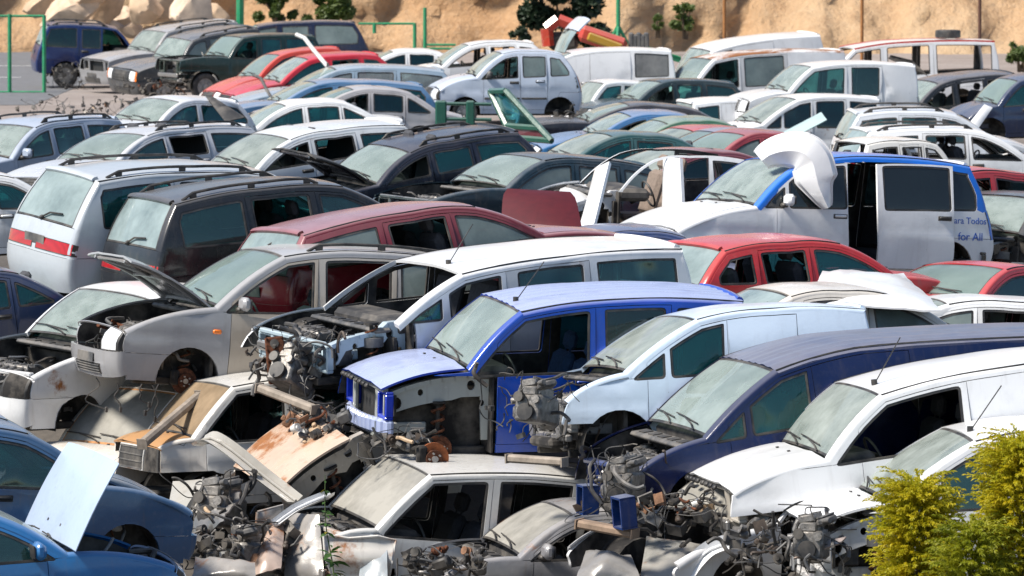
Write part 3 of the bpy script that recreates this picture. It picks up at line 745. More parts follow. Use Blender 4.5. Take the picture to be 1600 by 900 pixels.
    for sd in (1,-1):
        N_=sid[sd]; fn=lambda X,z: (f(X),sd*wy(X,z),z)
        def nfn(X,z):
            e=.02; dx=(wy(X+e,z)-wy(X-e,z))/(2*e); dz=(wy(X,z+e)-wy(X,z-e))/(2*e); l=math.sqrt(1+dx*dx+dz*dz)
            return (dx/l, sd/l, -dz/l)
        for pn in ('body_shell','front_door','rear_door','fender','front_bumper','rear_bumper'):
            if pn in miss or pn+'_'+N_ in miss: continue
            k_=inn&(cl==pn)&~anyw
            if not k_.any(): continue
            nm={'fender':'fender','body_shell':'body_side'}.get(pn,pn)
            me=thick_mesh(nm,PP,T[k_],fn,.035,sd,[pm(pn),M_inner if pn!='fender' else M_dark]+([pm('pillar')] if pn=='body_shell' else []),.004 if seam else .001,nfn)
            if pn=='body_shell' and partpaint and 'pillar' in partpaint:
                up_=np.nonzero(cz[k_]>belt[k_])[0]; 
                for q in up_: me.polygons[int(q)].material_index=2
            par=link(nm,me,root); parts[pn+N_]=par
            if shift and pn+'_'+N_ in shift: v=shift[pn+'_'+N_]; par.location=(v[0],sd*v[1],v[2])
        for i,p,r in wins:
            ctr=np.mean(np.array(p),0); 
            pn='front_door' if d0<ctr[0]<=d1 and infr.any() else 'rear_door' if d1<ctr[0]<=d2 else 'body_shell'
            if pn in miss or pn+'_'+N_ in miss: continue
            par=parts.get(pn+N_,root)
            if pn=='body_shell': par=root
            ring,pane=wl[i]
            if ring.any():
                fn2=lambda X,z:(f(X),sd*(wy(X,z)-.006),z)
                link('window_seal',thick_mesh('window_seal',PP,T[ring],fn2,.02,sd,[M_black],0.,nfn),par)
            g=f'w{i}{N_}'
            if pane.any() and not (g in miss or f'w{i}' in miss or 'sideglass' in miss or 'sideglass_'+N_ in miss):
                fn3=lambda X,z:(f(X),sd*(wy(X,z)-.012),z)
                link('window_pane',thick_mesh('window_pane',PP,T[pane],fn3,.004,sd,[sideglass or G_side],0.,nfn),par)
        if handles and lod:
            for pn,X in (('front_door',d1-.14),('rear_door',d2-.16)):
                if pn+N_ in parts and N_=='N':
                    zz=S.beltz(X)-.10; b=MB(); b.box((f(X),sd*(wy(X,zz)+.012),zz),(.17,.035,.035),bev=.012); b.box((f(X),sd*(wy(X,zz)+.002),zz-.005),(.20,.012,.06),1,bev=.005)
                    b.build('door_handle',[M_black if rng.random()<.6 else P0,M_black],parts[pn+N_],True)
        if rub and N_=='N':
            for pn,(a_,b_) in (('front_door',(d0,d1)),('rear_door',(d1,d2))):
                if pn+N_ in parts:
                    b=MB(); zz=.58; n=5
                    b.tube([(f(a_+.02+(b_-a_-.04)*q/n), sd*(wy(a_+.02+(b_-a_-.04)*q/n,zz)+.004), zz) for q in range(n+1)],.022,6); b.build('rub_strip',M_black,parts[pn+N_],True)
        if (N_ in mirrors) and ('front_door'+N_ in parts):
            b=MB(); X=d0+.12; zz=S.beltz(X)+.10; yy=S.w(X,S.beltz(X))
            b.box((f(X)+.02,sd*(yy+.12),zz),(.10,.20,.15),0,bev=.035); b.box((f(X)-.035,sd*(yy+.12),zz),(.01,.16,.11),1); b.box((f(X)+.03,sd*(yy+.01),zz-.07),(.09,.10,.06),2,bev=.02)
            b.build('door_mirror',[P0 if rng.random()<.6 else M_plastic,M_black,M_black],parts['front_door'+N_],True)
    # ---- top skin
    def dfun(p):
        return Vector((0,0,dent*1.3*mnoise.noise(Vector((p.x*1.7+nz,p.y*1.9,p.z)))))
    U=lambda seg,t=0.: S.uat(seg,t)
    if 'fascia_all' not in miss:
        a,b=0.,U('fascia2',0); e=U('fascia2',1)
        zz=[S.pts[i][1] for i in range(S.seg['fascia'][0],S.seg['fascia2'][1]+1)]
        ub=next(i for i in range(len(zz)) if zz[i]>=zfb-1e-6)
        ub=ub-(zz[ub]-zfb)/(zz[ub]-zz[ub-1]) if ub else 0
        if 'front_bumper' not in miss:
            bp=patch('front_bumper',S,fr(0,ub-.08,6),QS,[pm('front_bumper'),M_plastic],root,0.,.03,dent=dfun)
            p=patch('lower_grille',S,fr(ub*.12,ub*.48,3),fr(-.52,.52,8),[M_black],bp,.004,.01)
            if lod:
                b=MB()
                for q in range(4):
                    u=ub*(.15+.09*q); b.tube([S.at(u,-.5+q2*.1,.008) for q2 in range(11)],.008,4)
                b.build('grille_bar',M_plastic,bp)
                if 'plate' not in miss:
                    b=MB(); v=S.at(ub*.66,0,.012); b.box(v,(.012,.52,.11),bev=.004); b.build('number_plate_mount',M_plastic,bp)
        if 'headlight' not in miss:
            for sd in (1,-1):
                if 'headlight_'+sid[sd] in miss: continue
                qq=fr(.56,.985,5,.03) if sd>0 else fr(-.985,-.56,5,.03)
                patch('headlight',S,fr(ub+.05,e-.15,3,.18),qq,[headm or L_head,M_black],root,.002,.05,border=1)
                if corner: patch('corner_lamp',S,fr(ub+.2,e-.3,2),[q*sd for q in (fr(.90,.98,2) if sd>0 else fr(.98,.90,2))],[L_orange],root,.012,.03)
        if 'grille' not in miss:
            g=patch('grille',S,fr(ub+.1,e-.2,3,.2),fr(-.52,.52,10,.02),[M_black,pm('grille')],root,.0,.03,border=1)
            if lod:
                b=MB()
                for q in range(4):
                    u=ub+.4+(e-ub-1.)*q/3; b.tube([S.at(u,-.49+q2*.098,.004) for q2 in range(11)],.009,4)
                b.build('grille_bar',M_plastic,g)
        if 'headlight' not in miss or 'grille' not in miss:
            patch('front_panel',S,fr(e-.16,e-.02,1),QS,[pm('hood')],root,0.,.02)
    if 'nonose' not in miss and ('fascia_all' in miss or 'grille' in miss):
        nose_frame(S,root,inner_m,rng,radiator='radiator' not in miss,beam=('front_bumper' in miss and 'beam' not in miss),bent=(.12 if 'bent' in miss else 0),bucket=bucket,beammat=beammat)
    ub0,ub1=U('hood',0.02),U('hood',1)
    for sd in (1,-1):
        if 'fender_'+sid[sd] in miss or 'fender' in miss: inner_fender(S,root,inner_m,sd)
        elif 'fender_top' not in miss:
            patch('fender_top',S,fr(ub0,ub1,9),[q for q in QE] if sd>0 else [-q for q in QE[::-1]],[pm('fender')],parts.get('fender'+sid[sd],root),0.,.02)
    hoodgone='hood' in miss
    if not hoodgone:
        piv=None
        if open_hood is not None:
            c0=S.at(ub1-.1,0); piv=(c0.x,0,c0.z)
        us=fr(ub0+.05,ub1-.15,10); qs=fr(-.925,.925,14)
        crease=lambda p: dfun(p)+Vector((0,0,.012*math.exp(-((abs(p.y)-.42)/.09)**2)))
        h=patch('hood',S,us,qs,[pm('hood'),M_dark if open_hood is None else inner_m],root,0.,.022,dent=crease,pivot=piv,thickmat=1)
        if open_hood is not None: h.rotation_euler=(0,-R_(open_hood),0); h.scale=(hood_scale,1,1) if hood_scale==1 else (hood_scale*1.04,1.22,.35)
        if lod and wipers:
            b=MB()
            for s in (-1,1):
                p=S.at(U('hood',.83),s*.22,.006); p=p-Vector(piv) if piv else p; b.box(p,(.03,.03,.012),bev=.004)
            b.build('washer_jet',M_black,h)
        if open_hood:
            b=MB(); pv=Vector(piv); g=lambda t,q: S.at(ub0+.1+(ub1-ub0-.4)*t,q,-.045)-pv
            for s in (-.62,.62): b.tube([g(k/6,s) for k in range(7)],.022,6)
            for t in (.04,.5,.96): b.tube([g(t,-.6+.2*k) for k in range(7)],.022,6)
            b.tube([g(.04,-.6),g(.5,0),g(.04,.6)],.016,6)
            b.build('hood_brace',inner_m,h)
    if (hoodgone or open_hood is not None) and 'noengine' not in miss: engine(S,root,rng,rich,rusty='rusty' in miss)
    if side_lamp and 'fenderN' in parts:
        X=d0-.16; zz=S.beltz(d0)-.22; b=MB(); b.box((f(X),near*(wy(X,zz)+.005),zz),(.10,.03,.05),bev=.012); b.build('side_indicator',L_orange,parts['fenderN'],True)
    if slots and not hoodgone:
        for k in range(8):
            q=-.62+k*.155+(.06 if k>3 else 0)
            b=MB(); p=S.at(ub0-.55,q,.004); b.box(p,(.05,.075,.035),bev=.012,rot=(0,.9,0)); b.build('hood_vent',M_black,h,True)
    # windscreen
    wu0,wu1=U('windshield',0),U('windshield',1)
    for sd in (1,-1):
        if 'pillar' in miss: break
        qq=[.90,.94,.97,.99,1.] if sd>0 else [-1.,-.99,-.97,-.94,-.90]
        patch('windscreen_pillar',S,fr(wu0,wu1,8),qq,[pm('pillar')],root,0.,.05)
    if 'windshield' not in miss:
        w_=patch('windshield',S,fr(wu0+.12,wu1-.02,7,.22),fr(-.905,.905,12,.03),[windglass or G_wind,rimmat or M_black],root,-.008,.006,border=1)
        if lod and wipers:
            b=MB()
            for s in (.62,-.10):
                P_=[S.at(wu0+.15,s,.012),S.at(wu0+.55,s-.16,.022),S.at(wu0+1.0,s-.50,.014)]
                b.tube(P_,.009,5); b.tube([S.at(wu0+.72,s-.02,.012),S.at(wu0+1.0,s-.5,.012),S.at(wu0+1.12,s-.78,.012)],.007,5)
            b.build('wiper',M_black,w_)
    # roof
    if 'roof' not in miss:
        ru0,ru1=U('roof',0),U('roof2',1)
        ribs=extra=='ribs' 
        def rf(p):
            d=dfun(p)
            if ribs: d=d+Vector((0,0,.010*(1 if abs((p.y*5.2)%1-.5)<.2 else 0)))
            return d
        r_=patch('roof',S,fr(ru0,ru1,16),QS if not ribs else fr(-1,1,30),[pm('roof'),M_liner],root,0.,.03,dent=rf,thickmat=1)
        if gutter and (lod==1 or guttermat):
            b=MB()
            for s in (-1,1):
                b.tube([S.at(ru0+(ru1-ru0)*q/12,s*.955,.004) for q in range(13)],.009 if not guttermat else .04,4)
            b.build('roof_gutter',guttermat or M_black,r_)
        if antenna:
            p=S.at(ru0+.6,.35,.0); b=MB(); b.disc(p+Vector((0,0,.02)),(0,0,1),.03,.05,10).tube([p,p+Vector((-.28,.06,.42))],.006,5); b.build('antenna',M_black,r_)
        if rails:
            for s in (-1,1):
                b=MB(); n=12; a_,b_=ru0+(ru1-ru0)*.14,ru0+(ru1-ru0)*.94
                P_=[S.at(a_+(b_-a_)*q/n,s*.86,.0 if q in(0,n) else .055) for q in range(n+1)]
                b.tube(P_,.018,7)
                for q in (1,n//2,n-1): p=P_[q]; b.box(p-Vector((0,0,.03)),(.09,.035,.06),bev=.012)
                b.build('roof_rail',M_black,root,True)
    # rear
    gu0,gu1=U('rearglass',0),U('rearglass',1)
    if 'pillar' not in miss:
        for sd in (1,-1):
            qq=[.88,.94,.97,.99,1.] if sd>0 else [-1.,-.99,-.97,-.94,-.88]
            patch('rear_pillar',S,fr(gu0,gu1,6),qq,[pm('pillar')],root,0.,.05)
        tu0,tu1=U('tail',0),U('tail',1)
        zz=[S.pts[i][1] for i in range(S.seg['tail'][0],S.seg['tail'][1]+1)]
        kx=next((i for i in range(1,len(zz)) if zz[i]<=zrb),len(zz)-1); tb_=tu0+kx-1+(zz[kx-1]-zrb)/(zz[kx-1]-zz[kx])
        if 'tailgate' not in miss:
            if 'trunk' in S.seg:
                a,b=S.seg['trunk']; patch('trunk_lid',S,fr(a+.05,b-.05,6),QS,[pm('trunk')],root,0.,.025,dent=dfun)
            piv=None
            if trunk_open is not None: c0=S.at(gu0+.1,0); piv=(c0.x,0,c0.z)
            tg=patch('tailgate',S,fr(tu0+.06,tb_-.05,6),fr(-.93,.93,12),[pm('tailgate'),M_inner],root,0.,.03,dent=dfun,pivot=piv,thickmat=1)
            for sd in (1,-1):
                qq=[.93,.96,.985,1.] if sd>0 else [-1.,-.985,-.96,-.93]
                patch('rear_corner',S,fr(tu0,tb_-.02,6),qq,[pm('pillar')],root,0.,.03)
            if 'rearwindow' not in miss:
                rw=patch('rear_window',S,fr(gu0+.06,gu1-.02,6,.22),fr(-.885,.885,12,.035),[rearglass or G_rear,M_black],tg if piv else root,-.006,.006,border=1,pivot=piv)
                if piv: rw.location=(0,0,0)
                if lod and 'trunk' not in S.seg:
                    b=MB(); b.tube([S.at(gu1-.2,0,.016),S.at(gu1-.9,-.2,.02),S.at(gu1-1.1,-.55,.016)],.012,5); b.disc(S.at(gu1-.2,0,.012),(-.5,0,.7),.03,.03,10)
                    o_=b.build('rear_wiper',M_black,rw)
                    if piv: o_.location=-Vector(piv)
                    if lod and not piv:
                        patch('spoiler',S,fr(gu0-.3,gu0+.35,3),fr(-.84,.84,8),[pm('tailgate')],root,.03,.03)
            if piv: tg.rotation_euler=(0,R_(trunk_open),0)
            if 'plate' not in miss and lod:
                b=MB(); v=S.at(tu0+(tb_-tu0)*.62,0,.008); b.box(v,(.012,.50,.12),0,bev=.004); b.build('plate_recess',M_plastic,tg if not piv else root)
        if 'tail_light' not in miss:
            for sd in (1,-1):
                if 'tail_light_'+sid[sd] in miss: continue
                if tailstyle=='band':
                    qq=fr(.06,1.,8,.015) if sd>0 else fr(-1.,-.06,8,.015); t_=patch('tail_light',S,fr(tu0+(tb_-tu0)*.50,tu0+(tb_-tu0)*.90,3,.10),qq,[L_red,M_black],root,.006,.03,border=1)
                else:
                    qq=fr(.80,1.,4,.03) if sd>0 else fr(-1.,-.80,4,.03); t_=patch('tail_light',S,fr(tu0+.1,tb_-.1,4,.1),qq,[L_red,M_black],root,.006,.03,border=1)
                # the lamp carries round the corner
                X0=S.side[S.seg['tail'][0]][0]
        if 'rear_bumper' not in miss: patch('rear_bumper',S,fr(tb_,S.n-1,5),QS,[pm('rear_bumper'),M_plastic],root,.008,.03,dent=dfun)
    # ---- underside, cabin
    w0=S.W/2
    if crushed: return root,S,near,parts
    b=MB(); n=2
    b.box((f((d0+S.L-.25)/2)-.0,0,zs+.06),(S.L-.25-d0,S.W-.24,.06)); b.box((f(d0*.55),0,zs+.10),(d0*.9,S.W*.45,.10),bev=.03)
    for s in (-1,1): b.box((f(S.L*.5),s*S.W*.33,zs-.0),(S.L*.86,.09,.08),bev=.01)
    b.tube([(f(d0),.1,zs-.03),(f(S.L*.6),.12,zs-.03),(f(S.L*.94),.3,zs+.0)],.03,7)
    b.build('underbody',M_dark,root)
    for ax in (ax0,ax1):
        for sd in (1,-1):
            if sid[sd]=='F' and not lod: continue
            if ax==ax0 and ('fender' in miss or 'fender_'+sid[sd] in miss): continue
            b=MB(); Vv=[];Ff=[]; n=12
            for q in range(n+1):
                a=-.15+(math.pi+.3)*q/n
                for (yy,rr) in ((.03,R+.012),(.33,R+.012),(.36,.02)):
                    Vv.append((f(ax)+math.cos(a)*rr, sd*(S.w(ax,.5)-yy), S.r+math.sin(a)*rr))
            for q in range(n):
                for j in range(2): v=q*3+j; Ff.append((v,v+3,v+4,v+1))
            b.add(Vv,Ff); b.build('wheel_house',M_dark,root)
    for wn in wheels.split():
        ax=ax0 if wn[0]=='f' else ax1; sd=near if wn[1]=='N' else -near
        t=place('wheel',shared('tyre',me_tyre,[M_black]),root,(f(ax),sd*(S.w(ax,.45)-.12),S.r),(0 if sd>0 else math.pi,0,0),S.r/.30)
        place('rim',shared('rim',me_rim,[M_steel]),t,(0,0,0))
    for wn in discs.split():
        ax=ax0 if wn[0]=='f' else ax1; sd=near if wn[1]=='N' else -near
        t=place('brake_disc',shared('brake_disc',me_disc,[M_rust,M_rust,M_steel,M_dark]),root,(f(ax),sd*(S.w(ax,.45)-.14),S.r-.02),(0 if sd>0 else math.pi,0,0),1.05)
        place('shock_absorber', shared('shock_absorber',me_strut,[M_dark,M_rust]), root, (f(ax)-.03, sd*(S.w(ax,.5)-.27), S.r+.05),(0,0,0),1.1)
    if seats:
        cm=cloth or M_cloth
        for s in (-1,1): place('seat',seat_mesh(cm),root,(f((d0+d1)/2+.22),s*S.W*.21,zs+.10),(0,0,0),1.04)
        if lod and S.L>3.7 and 'bench' not in miss: place('rear_bench',bench_mesh(cm),root,(f((d1+d2)/2+.30),0,zs+.12),(0,0,0),(1,S.W/1.72,1))
        Xc,zc=S.P['cw']
        b=MB(); b.box((f(Xc+.30),0,zc-.10),(.46,S.W-.32,.17),bev=.05); b.box((f(Xc+.42),near*.36*-1*near*near if False else .36,zc-.08),(.16,.40,.12),bev=.05); b.build('dashboard',M_inner,root)
        b=MB(); cw_=Vector((f(Xc+.62),.36,zc-.10)); 
        b.tube([cw_+Vector((math.cos(a)*.05*0+math.sin(a)*.07,math.cos(a)*.18,math.sin(a)*.165)) for a in [q*2*math.pi/20 for q in range(21)]],.014,6,caps=False); b.tube([cw_+Vector((0,-.17,0)),cw_,cw_+Vector((0,.17,0))],.02,6); b.tube([cw_,cw_+Vector((.25,0,-.12))],.03,6)
        b.build('steering_wheel',M_black,root,True)
    root['_near']=near
    del root['_near']
    return root,S,near,parts
# placement of every vehicle: kind, x, y, z, yaw, pitch, roll, length scale, height scale
POSES = {
 'F1': ('hatch', -4.8923, 38.9741, 0.0662, 0.3565, -0.062, -0.0044, 1.0415, 0.9767),
 'F2': ('hatch', -4.924, 41.3116, 0.3647, 0.4643, 0.056, 0.0026, 0.9933, 1.0561),
 'F3': ('hatch', -5.3731, 43.2981, 0.3033, 0.4274, 0.1023, -0.0093, 1.0033, 1.0261),
 'F4A': ('old_van', -3.6218, 50.3021, -0.3256, 3.9917, -0.0472, 0.0051, 1.0132, 0.9118),
 'F4B': ('boxy_van', -2.4375, 48.6058, -0.0965, 3.5456, -0.0065, 0.0524, 0.9181, 0.9579),
 'F5': ('hatch', -0.8818, 46.7925, 0.6103, 3.486, 0.3488, -0.0909, 1.0093, 1.0686),
 'F6': ('boxy_van', -0.4009, 45.4969, -0.8468, 3.5083, -0.1278, -0.0252, 0.9952, 1.0525),
 'F8': ('hatch', 0.4963, 44.0109, -0.5623, 3.3948, -0.0611, 0.0174, 0.8259, 0.9003),
 'F9': ('estate', 2.6099, 42.6026, -0.0256, 3.8235, 0.0046, 0.0057, 0.9678, 0.9672),
 'F10': ('big_van', 2.8767, 44.1123, 0.6358, 3.4431, 0.117, 0.022, 0.8954, 0.816),
 'F11': ('panel_van_small', 3.9392, 42.7021, 0.5399, 3.3812, 0.0971, 0.02, 1.0615, 0.9137),
 'F12': ('one_box_van', 4.3381, 41.206, 0.0268, 3.2578, 0.0035, 0.0337, 0.8174, 1.0169),
 'G1': ('panel_van_small', 0.2925, 47.0027, 0.7593, 3.4465, -0.0151, -0.0405, 1.0165, 1.0096),
 'G2': ('one_box_van', 1.8863, 45.6142, 0.8462, 3.401, 0.0003, 0.0763, 0.7812, 0.9296),
 'G3': ('high_roof_van', -0.4997, 48.7959, 1.5179, 3.6904, 0.0386, -0.0356, 1.1909, 0.7063),
 'G4': ('mpv', -2.5993, 50.0006, 1.0175, 3.5536, -0.0874, 0.0155, 1.026, 1.1082),
 'G5': ('family_hatch', -4.5408, 51.1776, 0.5378, 3.9611, -0.038, -0.047, 1.0726, 1.21),
 'G6': ('sedan', -7.0083, 53.2036, 0.9711, 3.6747, 0.0413, 0.004, 0.977, 0.9449),
 'H1': ('mpv', -3.6023, 55.2003, 1.7708, 0.5793, 0.0, 0.0683, 1.1372, 1.0255),
 'H2': ('mpv', -2.5322, 53.5201, 1.8372, 0.4943, -0.0866, 0.0141, 0.9861, 0.9452),
 'H3': ('estate', -0.8107, 51.8137, 1.786, 0.5282, -0.1175, -0.032, 1.0671, 1.0091),
 'H4': ('sedan', 1.0455, 55.5044, 1.2373, 3.4072, -0.0421, 0.0027, 0.8949, 1.0148),
 'H5': ('hatch', 3.4368, 53.5045, 1.3136, 0.5453, -0.009, -0.0005, 1.0885, 0.9643),
 'H6': ('sedan', 3.82, 49.9981, 0.9799, 0.3406, 0.0279, -0.0181, 1.0428, 0.9979),
 'H7': ('estate', 5.0526, 51.9984, 0.7096, 3.3059, -0.0717, 0.0397, 1.0053, 0.9728),
 'H9': ('minivan', 3.728, 58.0034, 1.6511, 3.5586, -0.0595, 0.0298, 0.9662, 1.0185),
 'H11': ('estate', 1.7489, 60.3099, 1.9344, 3.4435, -0.034, -0.017, 0.7015, 1.0141),
 'H12': ('family_hatch', 0.1432, 63.4994, 1.7028, 3.6959, -0.0803, -0.0074, 1.0957, 0.9937),
 'H13': ('estate', -1.5351, 66.012, 1.9743, 3.637, 0.124, -0.0431, 0.8732, 0.844),
 'H14': ('estate', -3.406, 68.0091, 1.972, 3.6567, 0.08, -0.0183, 0.9385, 0.885),
 'H15': ('estate', -5.8919, 70.0089, 1.9322, 3.8724, 0.0273, 0.0307, 0.9843, 0.8462),
 'H16': ('estate', -7.9612, 72.5035, 1.6978, 3.9402, 0.0347, 0.0038, 0.8567, 1.0315),
 'H18': ('hatch', -7.1407, 62.0113, 1.6635, 0.3788, -0.0258, -0.0048, 0.7438, 0.9038),
 'I1': ('hatch', -6.6063, 85.0017, 1.6699, 3.8501, -0.0344, -0.0216, 0.8986, 0.9419),
 'I3': ('estate', -3.7491, 98.4957, 1.5893, 3.3535, -0.0252, -0.0126, 1.1349, 1.0991),
 'I4': ('estate', -4.0451, 94.0004, 1.6062, 3.4353, -0.0346, 0.0092, 1.0808, 0.9822),
 'I5': ('sedan', -4.3197, 88.0022, 1.4849, 3.4272, 0.0463, 0.0055, 0.9953, 0.9511),
 'I6': ('sedan', -3.2444, 91.003, 1.6462, 3.4054, -0.0704, 0.0071, 0.9832, 0.9582),
 'I7a': ('hatch', -5.5721, 108.9992, 1.5874, 3.572, 0.0978, 0.034, 1.0041, 1.0654),
 'I7b': ('hatch', -4.6958, 104.4965, 1.6021, 3.4984, 0.0528, -0.01, 1.1054, 1.0993),
 'I8': ('jeep', -6.9531, 115.0011, 1.6574, 3.5975, -0.0223, 0.0016, 0.9792, 1.0071),
 'I9': ('jeep', -8.5912, 121.0008, 1.532, 3.7141, 0.1228, -0.0477, 0.998, 0.9835),
 'I9b': ('jeep', -9.7239, 126.9975, 1.4898, 3.7264, 0.0886, -0.023, 1.1172, 1.0264),
 'I10': ('jeep', -11.8545, 129.9989, 1.4177, 0.1968, 0.0338, 0.047, 0.9689, 1.0646),
 'I11': ('jeep', -6.5935, 122.4962, 1.7162, 3.287, 0.0143, 0.0038, 1.2738, 1.0348),
 'I13': ('hatch', -0.2122, 96.9974, 1.9241, 3.3363, -0.0102, 0.0048, 0.8628, 1.1245),
 'I13b': ('hatch', -0.9403, 107.5018, 1.9223, 3.3429, 0.0342, 0.0084, 1.0104, 1.0216),
 'I14': ('one_box_van', 1.5491, 108.9986, 1.3648, 3.355, -0.005, 0.0058, 1.0598, 1.0146),
 'I15': ('old_van', 2.2538, 103.7543, 1.0712, 3.4643, -0.0829, 0.0076, 0.6198, 0.8781),
 'I16': ('sedan', -3.0837, 120.9993, 1.3925, 3.3058, -0.0117, -0.0002, 1.0519, 0.9986),
 'I18': ('tall_van', 6.0984, 116.502, 1.2278, 3.4586, 0.0985, -0.029, 0.8722, 0.9426),
 'I19': ('tall_van', 5.8254, 109.0021, 1.2648, 3.4643, 0.0244, 0.0085, 0.9836, 0.8822),
 'I20': ('tall_van', 10.483, 120.9976, 1.0242, 3.3139, 0.0256, -0.0047, 1.1141, 0.9468),
 'I21': ('panel_van_small', 6.6504, 97.0024, 1.5555, 3.4311, -0.0308, 0.0075, 0.9819, 0.956),
 'I22': ('one_box_van', 5.6451, 91.0028, 1.1352, 3.4616, -0.0442, 0.0137, 0.7758, 0.9431),
 'I23': ('mpv', 9.8851, 103.002, 1.2023, 3.4842, 0.0774, -0.0261, 0.8705, 0.9299),
 'I24': ('mpv', 10.9486, 97.0069, 1.4656, 3.3981, 0.0162, -0.0028, 0.6718, 0.9203),
 'I25': ('mpv', 7.7687, 82.0077, 1.5026, 0.0762, -0.0152, 0.0217, 0.8198, 0.8729),
 'I26': ('estate', 7.6426, 76.001, 1.4672, 0.1838, 0.0032, -0.0008, 0.9668, 1.0041),
 'I27': ('estate', 3.3093, 103.0015, 1.2894, 3.5682, -0.0318, 0.0246, 0.8877, 0.969),
 'I28': ('panel_van_small', 5.1648, 97.0, 0.7677, 0.2361, -0.0237, 0.0064, 0.7384, 0.9568),
 'I29': ('sedan', 2.4394, 90.9998, 1.1432, 3.3737, -0.0141, -0.0204, 1.0097, 0.9525),
 'I30': ('sedan', 2.4796, 94.7437, 1.1339, 3.3539, -0.0899, -0.0036, 1.2526, 0.9813),
 'I31': ('sedan', 2.9643, 85.0003, 1.2338, 3.4129, 0.0085, -0.0127, 0.9626, 0.9888),
 'I32': ('sedan', 3.2215, 82.0012, 1.2667, 3.523, -0.0212, 0.0048, 0.9488, 0.9584),
 'I33': ('sedan', 3.5942, 79.0024, 1.3679, 3.5314, -0.0271, 0.0074, 0.9376, 0.955),
 'I34': ('sedan', 3.7734, 76.0054, 1.5077, 3.5735, -0.0443, 0.0101, 0.8385, 0.9456),
 'I37': ('jeep', 6.2814, 70.0057, 1.3543, 0.2994, -0.035, -0.0111, 0.5636, 0.9762),
 'J1': ('hatch', 6.7846, 62.0037, 1.5568, 0.6434, 0.1402, -0.0108, 0.9772, 0.9547),
 'J2': ('mpv', 6.5967, 60.0049, 1.2987, 4.0933, -0.1093, -0.0067, 0.9554, 0.9098),
 'J3': ('hatch', 5.4984, 54.0082, 1.0561, 3.9487, -0.1042, 0.0193, 0.9742, 0.8821),
 'J4': ('sedan', 1.5178, 72.0047, 1.6922, 3.4802, -0.0611, 0.0115, 0.981, 0.9448),
 'J5': ('sedan', 2.4418, 68.006, 1.6793, 3.6981, -0.0799, 0.0173, 0.9736, 0.9135),
}
# ---- ground, cliff -----------------------------------------------------------------------------
def ground_z(y):
    t=min(1,max(0,(y-46)/12)); t=t*t*(3-2*t); return -.7+2.1*t
def build_ground():
    m,nt,out=newmat('gravel_ground')
    tc=nt.nodes.new('ShaderNodeTexCoord'); n1=noise(nt,.25,6,.65); n2=noise(nt,9,6,.7)
    sy=N(nt,'ShaderNodeSeparateXYZ',{0:tc.outputs['Object']}); far=ramp(nt,sy.outputs[1],92,108)
    c=mixc(nt,far,mixc(nt,ramp(nt,n1,.35,.65),(.060,.052,.045),(.10,.09,.08)),mixc(nt,ramp(nt,n1,.35,.65),(.24,.20,.18),(.32,.28,.26))); c=mixc(nt,math_(nt,'MULTIPLY',ramp(nt,n2,.4,.7),.5),c,(.14,.12,.10))  # near ground coloured darker to keep the shade among the cars deep
    b=N(nt,'ShaderNodeBump',{'Height':n2,'Strength':.4,'Distance':.05}); p=N(nt,'ShaderNodeBsdfPrincipled',{'Base Color':c,'Roughness':.95,'Normal':b.outputs[0]}); nt.links.new(p.outputs[0],out.inputs[0])
    xs=[-600,-200,-80,-40]+[i*2-38 for i in range(39)]+[60,200,600]; ys=[-60,0,20,34]+[36+i*1.2 for i in range(26)]+[70,80,95,110,130,160,200,400,900]
    V=[(x,y,ground_z(y)+(.05 if y<90 else 0)*mnoise.noise(Vector((x*.2,y*.2,3)))) for y in ys for x in xs]; n=len(xs)
    Fc=[(a*n+b_,a*n+b_+1,(a+1)*n+b_+1,(a+1)*n+b_) for a in range(len(ys)-1) for b_ in range(n-1)]
    tag(link('ground',mesh('ground',V,Fc,[m])),kind='structure')
    m2=solid('asphalt',(.135,.14,.15),.9,var=.2,scale=3,bump=.1)
    V=[(x,y,1.4+.008) for y in (118,128,138,150,163) for x in (-90,-60,-30,-12.6)]
    tag(link('asphalt_yard',mesh('asphalt_yard',V,[(a*4+b_,a*4+b_+1,a*4+b_+5,a*4+b_+4) for a in range(4) for b_ in range(3)],[m2])),kind='structure')
    b=MB()
    for y in (137,147): b.box((-22,y,1.416),(14,.22,.006))
    tag(b.build('painted_line',solid('road_paint',(.55,.55,.55),.8)),kind='structure')
build_ground()
